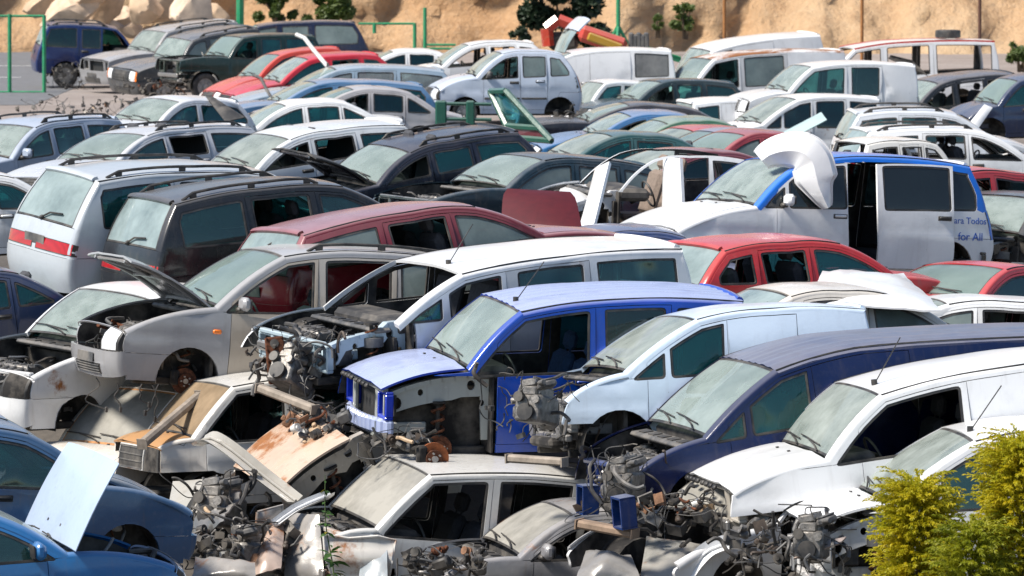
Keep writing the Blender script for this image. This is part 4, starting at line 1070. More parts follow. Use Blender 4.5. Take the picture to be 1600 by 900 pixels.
def build_cliff():
    m,nt,out=newmat('sandstone_cliff')
    tc=nt.nodes.new('ShaderNodeTexCoord')
    mp=N(nt,'ShaderNodeMapping',{0:tc.outputs['Object'],3:(.9,.5,.9)})
    n1=noise(nt,.18,7,.65,mp.outputs[0]); n2=noise(nt,1.1,7,.7,mp.outputs[0]); n3=noise(nt,5,5,.7)
    c=mixc(nt,ramp(nt,n1,.35,.66),(.46,.275,.14),(.52,.37,.225)); c=mixc(nt,math_(nt,'MULTIPLY',ramp(nt,n2,.48,.75),.7),c,(.26,.145,.07)); c=mixc(nt,math_(nt,'MULTIPLY',ramp(nt,n3,.5,.8),.3),c,(.62,.50,.37))
    b=N(nt,'ShaderNodeBump',{'Height':n2,'Strength':.9,'Distance':.5}); b2=N(nt,'ShaderNodeBump',{'Height':n3,'Strength':.5,'Distance':.12,'Normal':b.outputs[0]})
    p=N(nt,'ShaderNodeBsdfPrincipled',{'Base Color':c,'Roughness':.95,'Normal':b2.outputs[0]}); nt.links.new(p.outputs[0],out.inputs[0])
    nx,nz=300,60; V=[]
    for j in range(nz):
        for i in range(nx):
            x=-60+120*i/(nx-1); h=j/(nz-1)*22
            y=160+x*-.05+h*.95
            q=Vector((x*.11,h*.13,2.)); y+=3.2*mnoise.fractal(q,1.,2.,5)+.9*mnoise.fractal(Vector((x*.45,h*.35,7)),.9,2.1,4)
            y+=.9*abs(mnoise.noise(Vector((x*.55,h*.12,4))))*2.0+.35*mnoise.fractal(Vector((x*1.6,h*1.2,1)),.8,2,4)
            y+=1.0*math.sin(h*1.1+mnoise.noise(Vector((x*.1,0,0)))*3)*.35
            V.append((x,y,1.2+h))
    Fc=[(j*nx+i,j*nx+i+1,(j+1)*nx+i+1,(j+1)*nx+i) for j in range(nz-1) for i in range(nx-1)]
    tag(link('cliff',mesh('cliff',V,Fc,[m])),kind='structure')
    return m
M_cliff=build_cliff()
def tank(seed,r,sq,mat):
    rng=random.Random(seed); bm=bmesh.new(); bmesh.ops.create_icosphere(bm,subdivisions=4,radius=1)
    o=Vector((rng.uniform(0,90),rng.uniform(0,90),rng.uniform(0,90)))
    cuts=[(Vector((rng.uniform(-1,1),rng.uniform(-1,1),rng.uniform(-1,1))).normalized(),rng.uniform(.5,.82)) for _ in range(20)]
    for v in bm.verts:
        p=v.co.copy()
        for n_,d in cuts:
            k=p.dot(n_)-d
            if k>0: p-=n_*k*.92
        p*=1+.06*mnoise.fractal(v.co*2.2+o,1,2,4); v.co=Vector((p.x*r*sq[0],p.y*r*sq[1],p.z*r*sq[2]))
    me=D.meshes.new('boulder'); bm.to_mesh(me); bm.free(); me.materials.append(mat); me.polygons.foreach_set('use_smooth',[True]*len(me.polygons)); me.set_sharp_from_angle(angle=R_(26)); return me
WHITE=(.74,.75,.76); WHITE2=(.66,.68,.70); CREAM=(.62,.58,.52); SILVER=(.40,.43,.46); PALEB=(.36,.44,.56)
NAVY=(.002,.010,.06); DKNAVY=(.012,.018,.05); BLACK=(.014,.015,.017); DGREY=(.035,.036,.042); MAROON=(.16,.018,.026); RED=(.46,.018,.022); ORRED=(.50,.035,.018)
BLUE=(.004,.045,.42); BRBLUE=(.016,.14,.37); STEEL=(.035,.10,.21); GREYB=(.13,.20,.29); TEALG=(.012,.055,.06); GREEN=(.02,.10,.055); BEIGE=(.40,.36,.31)
FRONT='front_bumper grille headlight hood'
mk=make_car
# -- front row, on the ground -----------------------------------------------------------------
mk('F1','hatchback','bright blue hatchback at the lower left corner with its pale hood raised','hatchback',BRBLUE,miss='bench',open_hood=63,hood_scale=.86,mirrors='N',dust=.12,rich=1,partpaint={'hood':paint((.40,.50,.66),.08)})
mk('F2','hatchback','steel blue hatchback facing right, behind the raised pale hood at lower left','hatchback',STEEL,miss='headlight_N grille hood nonose',mirrors='',dust=.3)
mk('F3','hatchback','grey blue hatchback with empty headlamp sockets, farthest of three blue hatchbacks at left','hatchback',GREYB,miss='headlight grille',mirrors='',dust=.4)
mk('F4A','old_van','old white van with a dusty windshield rimmed in rusty orange, under the beige silver minivan','van',CREAM,miss='front_bumper headlight',mirrors='',dust=.35,rust=.3,rustmap={'pillar'},windglass=G_winddirty,rimmat=solid('rusty_rim',(.42,.20,.08),.8,var=.4))
mk('F4B','old_van','boxy rusty white van with a square grille, under the beige silver minivan','van',(.64,.63,.60),miss='front_bumper headlight_F sideglass nonose w2N',mirrors='',dust=.3,rust=.6,rustmap={'hood','grille'},rich=1,windglass=glass('rust_stained_windscreen',(.45,.42,.38),.75,(.27,.20,.13)),headm=M_dark,partpaint={'hood':paint((.40,.20,.07),.1,(.44,.25,.11),.55,0,.6),'fender':paint((.62,.58,.52),.3,None,.42),'pillar':paint((.64,.62,.58),.25,None,.25),'body_shell':paint((.64,.63,.60),.3)})
mk('F5','hatchback','crushed hatchback front with a tan hood streaked in orange rust','hatchback',CREAM,miss='front_bumper grille headlight fender_N crushed radiator bent nonose',mirrors='',dust=.3,rust=.3,wipers=False,seats=False,partpaint={'hood':paint((.50,.37,.27),.3,(.58,.47,.38),.68)},inner=paint((.30,.27,.23),.5,None,.5))
mk('F6','old_van','old white van with a filthy tan windshield, lying under the bright blue van','van',(.62,.62,.60),miss='hood front_bumper grille headlight sideglass rusty bent radiator',mirrors='',dust=.4,inner=paint((.45,.43,.39),.5,None,.5),rust=.45,rustmap={'fender'},windglass=G_winddirty,win='01',wipers=False,rich=1.5)
mk('F8','hatchback','grey hatchback at the bottom centre with a filthy windshield and open engine bay','hatchback',(.20,.20,.21),miss='front_bumper grille headlight hood sideglass nonose',mirrors='N',dust=.5,rust=.4,rustmap={'roof','pillar'},windglass=G_winddirty,rich=2)
mk('F9','estate','crushed grey and white estate car under the navy van, its white wheel arch showing','estate car',(.60,.60,.60),miss='front_bumper grille headlight hood roof pillar tailgate nonose noengine front_door_N',mirrors='',dust=.3,rust=.2,windglass=G_winddirty,seats=False)
mk('F10','panel_van','long navy blue panel van with peeling roof paint and its whole nose stripped','van',(.0008,.0075,.055),miss='front_bumper grille headlight hood bent beam radiator',win='01',mirrors='',dust=.08,rich=2.2,inner=paint((.006,.03,.16),.3),handles=False,extra='ribs',antenna=False,over={'rm':(2.7,1.65),'re':(5.4,1.37),'tb':(5.5,.9),'rm2':(5.55,.45),'rb':(5.5,.27)},partpaint={'roof':paint((.004,.014,.075),.2,(.17,.18,.24),0,0,.3,.75)})
mk('F11','panel_van','white panel van with an empty headlamp hole and an open door window','van',WHITE,miss='front_bumper headlight grille w0N radiator',win='0',inner=paint((.42,.39,.34),.4,None,.2),mirrors='',dust=.08,rich=1,antenna=True,slots=True)
mk('F12','panel_van','white van with a popped hood and missing front wing, behind the yellow green bushes','van',WHITE,miss='front_bumper grille headlight fender_N radiator beam',open_hood=7,win='01',mirrors='',dust=.08,rich=2,antenna=True)
# -- second row, stacked on the first -----------------------------------------------------------
G1=mk('G1','van','bright blue van with a faded lilac hood, its front wing and wheels gone','van',(.0008,.050,.36),miss='headlight fender_N grille w0N w0F bench front_bumper',beammat=paint((.34,.40,.60),.15),mirrors='F',dust=.05,discs='fN',cloth=M_clothblue,extra='ribs',rich=1,antenna=True,slots=True,inner=paint((.36,.38,.36),.5),bucket=paint((.003,.035,.46),.05),partpaint={'roof':paint((.02,.06,.42),.12,(.40,.46,.66),0,0,.25,.9),'hood':paint((.02,.06,.42),.12,(.40,.46,.66),0,0,.25,.95),'front_bumper':paint((.30,.36,.58),.2)})  # lilac of roof and hood: faded paint with sun glare painted in
mk('G2','van','pale bluish white van with a dented wing and no nose, beside the bright blue van','van',(.56,.67,.80),miss='front_bumper grille headlight hood beam',win='01',mirrors='',dust=.05,rich=2,inner=paint((.16,.16,.16),.5),dent=.012,antenna=False)
mk('G3','high_roof_van','white high roof van without windshield, its engine bay bare','van',WHITE,miss='front_bumper grille headlight hood windshield fender_N w0F w1 sideglass_F rusty radiator',mirrors='',dust=.08,rich=2.6,dent=.01,inner=paint((.36,.46,.52),.3),sideglass=G_side,antenna=True)
G4=mk('G4','minivan','beige silver minivan with its hood up and front wheel missing, stacked on old white vans','minivan',(.30,.30,.31),miss='w1 w0 grille nonose headlight_F',open_hood=42,rails=True,mirrors='N',dust=.1,discs='fN',rich=2,side_lamp=True,partpaint={'front_door':paint((.40,.35,.29),.1),'rear_door':paint((.40,.37,.33),.1),'roof':paint((.36,.36,.37),.15,(.48,.47,.46))})
mk('G5','hatchback','white hatchback without hood or headlamps, left of the beige silver minivan','hatchback',WHITE,miss='hood headlight_F grille bent',mirrors='',dust=.1,rich=1.6,headm=M_dark,rub=True)
mk('G6','sedan','dark blue sedan at the left edge below the silver minivan','sedan',(.015,.03,.085),mirrors='',dust=.15,miss='')
# -- third row -----------------------------------------------------------------------------------
mk('H1','minivan','silver minivan with a red tail lamp band across its back and roof rails','minivan',(.42,.46,.50),rails=True,mirrors='',dust=.08,tailstyle='band')
mk('H2','minivan','dark grey minivan with black roof rails, seen from behind beside the silver one','minivan',(.011,.012,.014),rails=True,mirrors='',dust=.12,tailstyle='band',miss='w1N',fade=(.22,.22,.23))
mk('H3','estate','maroon estate car with faded roof, seen from behind in front of the dark grey minivan','estate car',(.15,.010,.018),mirrors='',dust=.12,miss='w1N tail_light',fade=(.40,.24,.26),fadek=.7)
mk('H4','sedan','navy blue sedan of which only the roof shows behind the white high roof van','sedan',(.02,.05,.16),mirrors='',dust=.3)
mk('H5','hatchback','red hatchback with a dusty rear window in front of the white and blue minivan','hatchback',RED,mirrors='',dust=.2,miss='w1N w1F w2N',fade=(.55,.14,.13),rub=True)
mk('H6','sedan','cream sedan with a crumpled white hood lying on its roof','sedan',CREAM,mirrors='',dust=.2,miss='front_bumper')
mk('H7','estate','white estate car at the right edge behind the navy panel van','estate car',WHITE,mirrors='',dust=.1,miss='w1N')
H9=mk('H9','minivan','white minivan with blue roof and pillars and its sliding door half open','minivan',WHITE,mirrors='N',dust=.04,miss='headlight_N',sideglass=G_dark,shift={'rear_door_N':(-.40,.05,0)},partpaint={'pillar':paint((.004,.15,.66),.05),'roof':paint((.006,.15,.62),.05)},handles=True)
mk('H11','estate','white cut open car with a brown seat showing, no roof or doors left','estate car',WHITE,miss='roof pillar windshield front_door rear_door hood tailgate front_bumper grille headlight sideglass fender_N',mirrors='',dust=.3,cloth=M_clothbrown,rich=1)
mk('H12','hatchback','dark teal hatchback with a dusty windshield and open engine bay, beside the maroon panel','hatchback',(.012,.035,.05),miss='hood headlight grille front_bumper',mirrors='',dust=.3,fade=(.12,.14,.17))
mk('H13','estate','black and navy estate car with its black hood raised','estate car',(.008,.011,.024),open_hood=43,mirrors='',dust=.15,miss='w0N',rails=True,fade=(.12,.12,.14),partpaint={'hood':M_black})
mk('H14','estate','silver white estate car left of the black estate with the raised hood','estate car',(.60,.63,.66),mirrors='',dust=.2,miss='w1N w0N',rub=True)
mk('H15','estate','silver estate car with black roof rails behind the silver minivan','estate car',(.48,.50,.54),rails=True,mirrors='',dust=.2,miss='w1N',rub=True)
mk('H16','estate','light blue silver estate car with white door mirror at the left edge','estate car',(.34,.40,.50),rails=True,mirrors='N',dust=.2)
mk('H18','hatchback','small white car whose roof shows at the left edge below the light blue estate','hatchback',WHITE,mirrors='',dust=.2)
# -- far rows ------------------------------------------------------------------------------------
mk('I1','hatchback','white silver hatchback with a big dusty windshield, left of the raised black lid','hatchback',(.60,.62,.66),lod=2,mirrors='',dust=.2)
mk('I3','estate','grey blue estate car with clear side windows in front of the two red hatchbacks','estate car',(.24,.33,.42),lod=2,mirrors='',dust=.25,fade=(.42,.44,.47),sideglass=glass('clear_side_glass',(.62,.70,.70),.25,(.45,.5,.5)),rub=True)
mk('I4','estate','blue grey estate car with a sky blue tail, second in front of the red hatchbacks','estate car',(.05,.16,.32),lod=2,mirrors='',dust=.25,fade=(.38,.39,.44))
mk('I5','sedan','white sedan with a curved roof in front of the blue grey estate','sedan',WHITE,lod=2,mirrors='',dust=.2)
mk('I6','sedan','grey beige sedan carrying a broken sunroof, right of the white curved sedan','sedan',(.36,.35,.36),lod=2,mirrors='',dust=.3,miss='w0N')
mk('I7a','hatchback','orange red hatchback, farther of the pair of red hatchbacks','hatchback',ORRED,lod=2,mirrors='',dust=.15)
mk('I7b','hatchback','crimson red hatchback, nearer of the pair of red hatchbacks','hatchback',(.48,.014,.03),lod=2,mirrors='',dust=.15,fade=(.55,.12,.14),miss='w1N')
mk('I8','off_roader','dark green off roader with a smashed front and no wing, behind the red hatchbacks','off-roader',(.008,.03,.025),lod=1,mirrors='',dust=.2,miss='front_bumper headlight grille w0N hood radiator',corner=True,wheels='fN rN')
mk('I9','off_roader','dark grey off roader with a slatted grille and orange corner lamps','off-roader',(.05,.055,.06),lod=1,mirrors='',dust=.35,fade=(.26,.26,.27),rails=True,corner=True,wheels='fN rN')
mk('I9b','off_roader','silver grey off roader farthest back beside the navy one','off-roader',(.30,.30,.31),lod=1,mirrors='',dust=.4,rails=True,miss='grille headlight',corner=True,wheels='fN rN')
mk('I10','off_roader','navy off roader stripped at the front, by the green fence frame','off-roader',(.006,.02,.10),lod=1,mirrors='',dust=.1,fade=(.20,.22,.28),miss='w0N front_bumper hood grille headlight fender_N front_door_N tail_light',rails=True,wheels='rN')
mk('I11','off_roader','long dark navy off roader behind the dark green one','off-roader',(.008,.012,.04),lod=1,mirrors='',dust=.2,fade=(.24,.25,.30))
mk('I13','hatchback','small silver white hatchback stacked high with its tailgate raised','hatchback',(.50,.56,.66),lod=1,mirrors='N',dust=.04,miss='w0N',trunk_open=118,wheels='fN',rub=True)
mk('I13b','hatchback','white hatchback with bare window pillars behind the small silver hatchback','hatchback',WHITE,lod=1,mirrors='',dust=.1,miss='sideglass w0N',)
mk('I14','van','plain white van with one long rear side window','van',WHITE,lod=2,win='3',mirrors='',dust=.08,sideglass=glass('hazy_side_glass',(.25,.28,.28),.45,(.34,.34,.33)))
mk('I15','old_van','small white van with a square side window beneath the plain white van','van',(.66,.68,.70),lod=2,win='01',mirrors='',dust=.2)
mk('I16','sedan','white sedan roof showing beyond the grey blue estate','sedan',WHITE,lod=2,mirrors='',dust=.1)
mk('I18','tall_van','tall white van with a domed roof in front of the cliff','van',WHITE,lod=2,mirrors='',dust=.1,win='0')
mk('I19','tall_van','white van with a broad rusty brown stain along its roof','van',WHITE,lod=2,mirrors='',dust=.1,rust=.9,rustmap={'roof'},miss='w0N',win='01')
mk('I20','tall_van','white minibus with a red roof edge and a tyre on its roof','minibus',WHITE,lod=2,mirrors='',dust=.12,miss='sideglass windshield rearwindow',win='012',seats=False,guttermat=paint((.55,.03,.03),.05))
mk('I21','van','white van with two side windows between the rusty roofed van and the black minivan','van',WHITE,lod=2,mirrors='',dust=.1,win='01',rub=True)
mk('I22','van','white van with black door pillars and two square windows, nearest of the white vans','van',WHITE,lod=2,mirrors='',dust=.15,win='0123')
mk('I23','minivan','black minivan with a grey dusty hood and no door glass at the right','minivan',(.012,.014,.018),lod=2,mirrors='',dust=.3,fade=(.22,.22,.25),miss='w0N sideglass headlight grille')
mk('I24','minivan','dark blue minivan with a pale windshield at the right edge','minivan',(.015,.03,.08),lod=2,mirrors='',dust=.2,miss='headlight grille')
mk('I25','minivan','silver white minivan with black roof rails, seen from behind at the right','minivan',(.55,.58,.62),lod=2,mirrors='',dust=.1,rails=True)
mk('I26','estate','white estate car with roof rails in front of the silver white minivan','estate car',WHITE,lod=2,mirrors='',dust=.1,rails=True,miss='sideglass')
mk('I27','estate','dark green black estate car right of the small white van','estate car',(.012,.03,.035),lod=2,mirrors='',dust=.2,fade=(.10,.13,.15),miss='w0N')
mk('I28','van','white van with a red stripe below its windows','van',WHITE,lod=2,mirrors='',dust=.2,win='2')
mk('I29','sedan','sky blue sedan with a lilac grey roof','sedan',(.02,.14,.34),lod=2,mirrors='',dust=.2,fade=(.36,.38,.46),miss='w0N')
mk('I30','sedan','black sedan roof behind the sky blue sedan','sedan',(.02,.02,.028),lod=2,mirrors='',dust=.25)
mk('I31','sedan','green sedan with a white dusty roof','sedan',(.02,.12,.06),lod=2,mirrors='',dust=.5,fade=(.40,.46,.44))
mk('I32','sedan','red sedan between the green sedan and the violet grey one','sedan',(.40,.02,.03),lod=2,mirrors='',dust=.3)
mk('I33','sedan','violet grey sedan between two red sedans','sedan',(.09,.10,.20),lod=2,mirrors='',dust=.4,fade=(.36,.37,.45))
mk('I34','sedan','crimson sedan nearest in the row of sloping sedans','sedan',(.28,.015,.03),lod=2,mirrors='',dust=.25)
mk('I37','off_roader','white stripped pickup cab with empty window frames at the right','pickup',(.68,.67,.64),lod=1,mirrors='',dust=.3,miss='sideglass windshield hood headlight grille front_bumper fender_N tailgate',rich=1)

mk('J1','hatchback','red hatchback at the right edge behind the white and blue minivan','hatchback',RED,lod=1,mirrors='',dust=.1,miss='sideglass')
mk('J2','minivan','black stripped minivan at the right edge behind the white and blue minivan','minivan',BLACK,lod=1,mirrors='',dust=.15,miss='sideglass headlight grille front_bumper hood fender_N')
mk('J3','hatchback','red hatchback roof at the right edge above the white estate','hatchback',(.50,.015,.02),lod=1,mirrors='',dust=.1)
mk('J4','sedan','dark teal sedan between the sky blue sedan and the dark teal hatchback','sedan',(.01,.07,.075),lod=2,mirrors='',dust=.2)
mk('J5','sedan','faded burgundy sedan behind the brown seat of the cut open car','sedan',(.20,.03,.05),lod=2,mirrors='',dust=.3)
# ---- loose things ------------------------------------------------------------------------------
_cp,_sp=math.cos(math.atan(595/7000)),math.sin(math.atan(595/7000))
def at(px,py,Y):
    """the point of the yard at distance Y that the photograph shows at (px,py)"""
    a,b=(px-800)/7000,(py-450)/7000; dy=_cp-b*_sp; dz=-_sp-b*_cp; t=Y/dy
    return Vector((a*t,Y,6.6+dz*t))
LG='loose body panels'
def quad_panel(name,label,cat,pts,mat,bulge=.03,thick=.018,crumple=0.,n=(10,8),round_=.0,back=None,seed=1,group=LG,washers=False,brace=True):
    """a sheet metal panel through four corners (in order), pressed outwards and, if wanted, crumpled"""
    a,b,c,d=pts; nrm=(b-a).cross(d-a).normalized(); V=[]; nu,nv=n
    for s in (0,1):
        for i in range(nu+1):
            for j in range(nv+1):
                u,v=i/nu,j/nv
                if round_:
                    k=1-round_*(abs(2*u-1)**4)*1.0; v2=.5+(v-.5)*k if False else v
                    u2=.5+(u-.5)*(1-round_*abs(2*v-1)**6)
                else: u2,v2=u,v
                p=a*(1-u2)*(1-v2)+b*u2*(1-v2)+c*u2*v2+d*(1-u2)*v2
                h=bulge*(1-(2*u-1)**2)*(1-(2*v-1)**2)**.5
                if crumple: h+=crumple*mnoise.fractal(p*2.3+Vector((seed,0,0)),.8,2,4)
                V.append(p+nrm*(h-s*thick))
    m=nv+1; o=(nu+1)*m; Fc=[];mi=[]
    for i in range(nu):
        for j in range(nv):
            v=i*m+j; Fc.append((v,v+m,v+m+1,v+1)); mi.append(0); Fc.append((v+o,v+1+o,v+m+1+o,v+m+o)); mi.append(1)
    for i in range(nu):
        for j in (0,nv): v=i*m+j; q=(v,v+o,v+m+o,v+m); Fc.append(q if j==0 else q[::-1]); mi.append(0)
    for j in range(nv):
        for i in (0,nu): v=i*m+j; q=(v,v+1,v+1+o,v+o); Fc.append(q if i==0 else q[::-1]); mi.append(0)
    cen=sum((Vector(p) for p in pts),Vector())/4
    me=mesh(name,[v-cen for v in V],Fc,[mat,back or M_dark],mi); me.set_sharp_from_angle(angle=R_(50))
    root=empty(name,cen); tag(root,label,cat,group); link('panel_skin',me,root)
    if brace:
        bb=MB(); g=lambda u,v:(a*(1-u)*(1-v)+b*u*(1-v)+c*u*v+d*(1-u)*v)-cen-nrm*(thick+.012-bulge*(1-(2*u-1)**2)*.6)
        if not crumple:
            bb.tube([g(.1,.08+.84*k/6) for k in range(7)],.016,6); bb.tube([g(.9,.08+.84*k/6) for k in range(7)],.016,6); bb.tube([g(.1+.8*k/6,.5) for k in range(7)],.016,6)
            bb.build('panel_brace',back or M_dark,root)
    if washers:
        bb=MB()
        for u in (.3,.7): p=(a*(1-u)*.87+b*u*.87+c*u*.13+d*(1-u)*.13)-cen+nrm*(.03); bb.box(p,(.03,.03,.02),bev=.004)
        bb.build('washer_jet',M_black,root)
    return root
def sheet(name,label,cat,poly,Y,mat,thick=.02,fy=None,group=LG,step=.08):
    """a bent sheet: outline as seen, at distance Y, its depth given by fy(u,v) with u,v in 0..1"""
    P=[at(x,y,Y) for x,y in poly]; xs=[p.x for p in P]; zs=[p.z for p in P]; x0,x1,z0,z1=min(xs),max(xs),min(zs),max(zs)
    cen=Vector(((x0+x1)/2,Y,(z0+z1)/2))
    fn=lambda x,z:(x-cen.x, (fy((x-x0)/(x1-x0),(z-z0)/(z1-z0)) if fy else 0)+.02*mnoise.noise(Vector((x*4,z*4,Y))), z-cen.z)
    me=cdt_mesh(name,[(p.x,p.z) for p in P],[],fn,-thick,1,[mat,M_dark],step)
    me.flip_normals(); me.set_sharp_from_angle(angle=R_(60))
    root=empty(name,cen); tag(root,label,cat,group); link('panel_skin',me,root)
    b=MB(); Q=[Vector(fn(p.x,p.z)) for p in P]; b.tube(Q+[Q[0]],.014,6,caps=False); b.build('folded_edge',mat,root); return root
def beam(name,label,cat,p,q,size,mat,group=None,parts=None):
    c=(p+q)/2; d=(q-p); root=empty(name,c); root.rotation_euler=d.to_track_quat('X','Z').to_euler(); tag(root,label,cat,group)
    L_=d.length; b=MB(); b.box((0,0,0),(L_,size[0],size[1]),bev=min(size)*.25); b.build('beam_shell',mat,root)
    b=MB(); b.box((L_*.5,0,0),(.015,size[0]*1.15,size[1]*1.15)).box((-L_*.5,0,0),(.015,size[0]*1.15,size[1]*1.15)); b.build('end_plate',mat,root)
    return root
PALEBLUE=paint((.42,.52,.68),.1); PW=paint(WHITE,.12) if 'WHITE' in globals() else None
quad_panel('loose_tailgate_panel','dark maroon panel standing upright left of the cut open white car','body panel',[at(782,372,56.2),at(912,368,56.0),at(898,300,57.0),at(786,294,57.2)],solid('maroon_lacquer',(.075,.006,.008),.5,var=.15),.07,round_=.12)
PWm=paint(WHITE,.12)
def bumper_skin(name,label,path,Y,width,depth,mat):
    """a bumper shell bent into a hook: a convex section swept along a path"""
    P=smoothpath([at(x,y,Y) for x,y in path],5); n=len(P); o=P[n//2].copy(); S_=[-1,-.92,-.8,-.45,0,.45,.8,.92,1]; m=len(S_); V=[]
    for lay in (0,.022):
        for i,p in enumerate(P):
            t=(P[min(i+1,n-1)]-P[max(i-1,0)]).normalized(); nr=Vector((-t.z,0,t.x)); f=i/(n-1); w=width*min(1,.50+1.0*f)*(1-.80*max(0,f-.78)/.22)
            for s in S_:
                d=-depth*(1-abs(s)**3.2)+(.03 if abs(s)>.9 else 0)-.035*(1 if abs(s)<.3 else 0)
                V.append(p-o+nr*(s*w/2)+Vector((0,d+lay+.25*(1-f)**2+.012*mnoise.noise(p*5),0)))
    q=n*m; Fc=[]
    for i in range(n-1):
        for j in range(m-1): v=i*m+j; Fc+=[(v,v+m,v+m+1,v+1),(v+q,v+1+q,v+m+1+q,v+m+q)]
        for j in (0,m-1): v=i*m+j; Fc.append((v,v+q,v+m+q,v+m) if j==0 else (v,v+m,v+m+q,v+q))
    for j in range(m-1): Fc+=[(j,j+1,j+1+q,j+q),((n-1)*m+j,(n-1)*m+j+q,(n-1)*m+j+1+q,(n-1)*m+j+1)]
    root=empty(name,o); tag(root,label,'bumper',LG); me=mesh(name,V,Fc,[mat]); me.set_sharp_from_angle(angle=R_(30)); link('bumper_shell',me,root)
    b=MB(); b.tube([V[i*m] for i in range(n)],.012,6); b.tube([V[i*m+m-1] for i in range(n)],.012,6); b.build('folded_edge',mat,root)
bumper_skin('bent_bumper','bent white bumper shell hooked over the front roof edge of the white and blue minivan',[(1191,252),(1205,242),(1228,236),(1252,238),(1268,252),(1274,272),(1279,292),(1293,324)],57.0,.54,.10,PWm)
quad_panel('crumpled_hood','crumpled white hood lying on the cream sedan','hood',[at(1262,470,49.2),at(1472,486,49.0),at(1412,426,51.4),at(1285,424,51.6)],PWm,.12,.02,.035,(14,10),seed=4)
quad_panel('car_hood','black boot lid raised beside the white silver hatchback at far left','boot lid',[at(352,190,84),at(383,183,84),at(328,148,85),at(321,150,85)],M_black,.02)
quad_panel('loose_hood','pale teal hood leaning against the nearest white van','hood',[at(1205,216,88.5),at(1232,219,88.2),at(1292,187,88.4),at(1283,175,88.8)],paint((.36,.50,.50),.15),.03)
quad_panel('loose_fender','slanted white panel standing on the silver white minivan','body panel',[at(1508,200,84),at(1525,206,84),at(1551,168,84.6),at(1538,163,84.6)],PWm,.03)
quad_panel('car_hood','black hood raised in front of the white minibus windows','hood',[at(1388,92,112),at(1392,86,112),at(1425,94,112),at(1452,120,111.5)],M_black,.02)
quad_panel('loose_door_skin','white door skin edge standing by the brown seat','body panel',[at(903,362,58.2),at(925,362,58.0),at(952,252,58.6),at(930,262,59.1)],PWm,.05,.05)
quad_panel('loose_fender','narrow white pillar panel upright right of the brown seat','body panel',[at(1034,332,59.4),at(1066,326,59.0),at(1062,247,59.4),at(1036,246,59.8)],PWm,.06,.05)
quad_panel('loose_hood','white hood sheet lying low left of the brown seat','hood',[at(868,312,59.8),at(918,318,59.4),at(940,290,61),at(880,284,61.4)],PWm,.05)
def green_parts():
    g=paint((.015,.09,.065),.15)
    root=empty('cab_frame',at(712,178,84)); tag(root,'dark green pickup cab frame of two posts and a bar, below the small silver hatchback','cab frame'); o=at(712,178,84)
    for x0,x1 in ((680,698),(728,742)):
        b=MB(); p,q=at(x0,197,84)-o,at(x1,157,84)-o; b.box((p+q)/2,(abs(q.x-p.x),.10,abs(q.z-p.z)),bev=.03); b.build('post',g,root)
    for yy in (162,186):
        b=MB(); b.tube([at(690,yy,84)-o,at(768,yy+1,84)-o],.035,6); b.build('crossbar',g,root)
    P=[at(842,222,80.5),at(862,214,80.2),at(782,146,81.6),at(765,142,82)]
    c=sum(P,Vector())/4; root=empty('raised_tailgate',c); tag(root,'dark green tailgate with a window, raised over the black estate','tailgate')
    a,b_,cc,d=[p-c for p in P]; gg=lambda u,v:a*(1-u)*(1-v)+b_*u*(1-v)+cc*u*v+d*(1-u)*v
    a,b_,cc,d=at(800,215,81.3)-c,at(862,220,80.4)-c,at(790,142,81.4)-c,at(766,143,82.0)-c
    b=MB()
    for p,q in ((gg(0,0),gg(1,0)),(gg(1,0),gg(1,1)),(gg(1,1),gg(0,1)),(gg(0,1),gg(0,0)),(gg(0,.25),gg(1,.25))): b.tube([p,p.lerp(q,.5),q],.06,6)
    b.build('tailgate_frame',g,root)
    nrm=(gg(1,0)-gg(0,0)).cross(gg(0,1)-gg(0,0)).normalized()*.01
    V=[gg(.06,.27)+nrm,gg(.94,.27)+nrm,gg(.94,.96)+nrm,gg(.06,.96)+nrm]; V2=[v-nrm*2 for v in V]
    link('window_pane',mesh('window_pane',V+V2,[(0,1,2,3),(7,6,5,4),(0,4,5,1),(1,5,6,2),(2,6,7,3),(3,7,4,0)],[G_side]),root)
    V=[gg(.04,.02)+nrm,gg(.96,.02)+nrm,gg(.96,.24)+nrm,gg(.04,.24)+nrm]; V2=[v-nrm*2 for v in V]
    link('lower_panel',mesh('lower_panel',V+V2,[(0,1,2,3),(7,6,5,4),(0,4,5,1),(1,5,6,2),(2,6,7,3),(3,7,4,0)],[paint((.10,.02,.03),.2)],smooth=False),root)
green_parts()
def red_scrap():
    o=at(905,62,112); root=empty('scrapped_cab',o); tag(root,'crushed orange red cab wreck on top of the white van by the dark bush','wreck')
    r=paint((.50,.05,.025),.2,None,.35)
    b=MB(); pts=[(857,72),(854,45),(872,31),(900,42),(902,52)]
    for p,q in zip(pts,pts[1:]): b.tube([at(*p,112)-o,at(*q,112)-o],.16,6)
    b.build('cab_hoop',r,root)
    b=MB(); p,q=at(905,50,112)-o,at(978,74,112)-o; c=(p+q)/2; b.box(c,((q-p).length,.8,.42),rot=(0,math.atan2(-(q-p).z,(q-p).x),0),bev=.1); b.build('cab_side',r,root)
    b=MB(); b.box(at(945,66,111.4)-o,(.9,.12,.22),rot=(0,.35,0),bev=.04); b.build('yellow_bracket',paint((.40,.22,.01),.2),root)
    b=MB(); b.box(at(880,64,112.3)-o,(.75,.7,.45),bev=.1); b.build('cab_floor',M_dark,root)
    b=MB()
    for k in range(5): b.box(at(986+k*6,64+(k%2)*3,112)-o,(.12,.5,.42),bev=.03)
    b.build('radiator_stack',M_plastic,root)
red_scrap()
t=place('tyre',shared('tyre',me_tyre,[M_black]),None,at(1481,53,121),(math.pi/2,0,.2),1.15); tag(t,'black tyre lying on the roof of the white minibus','tyre')
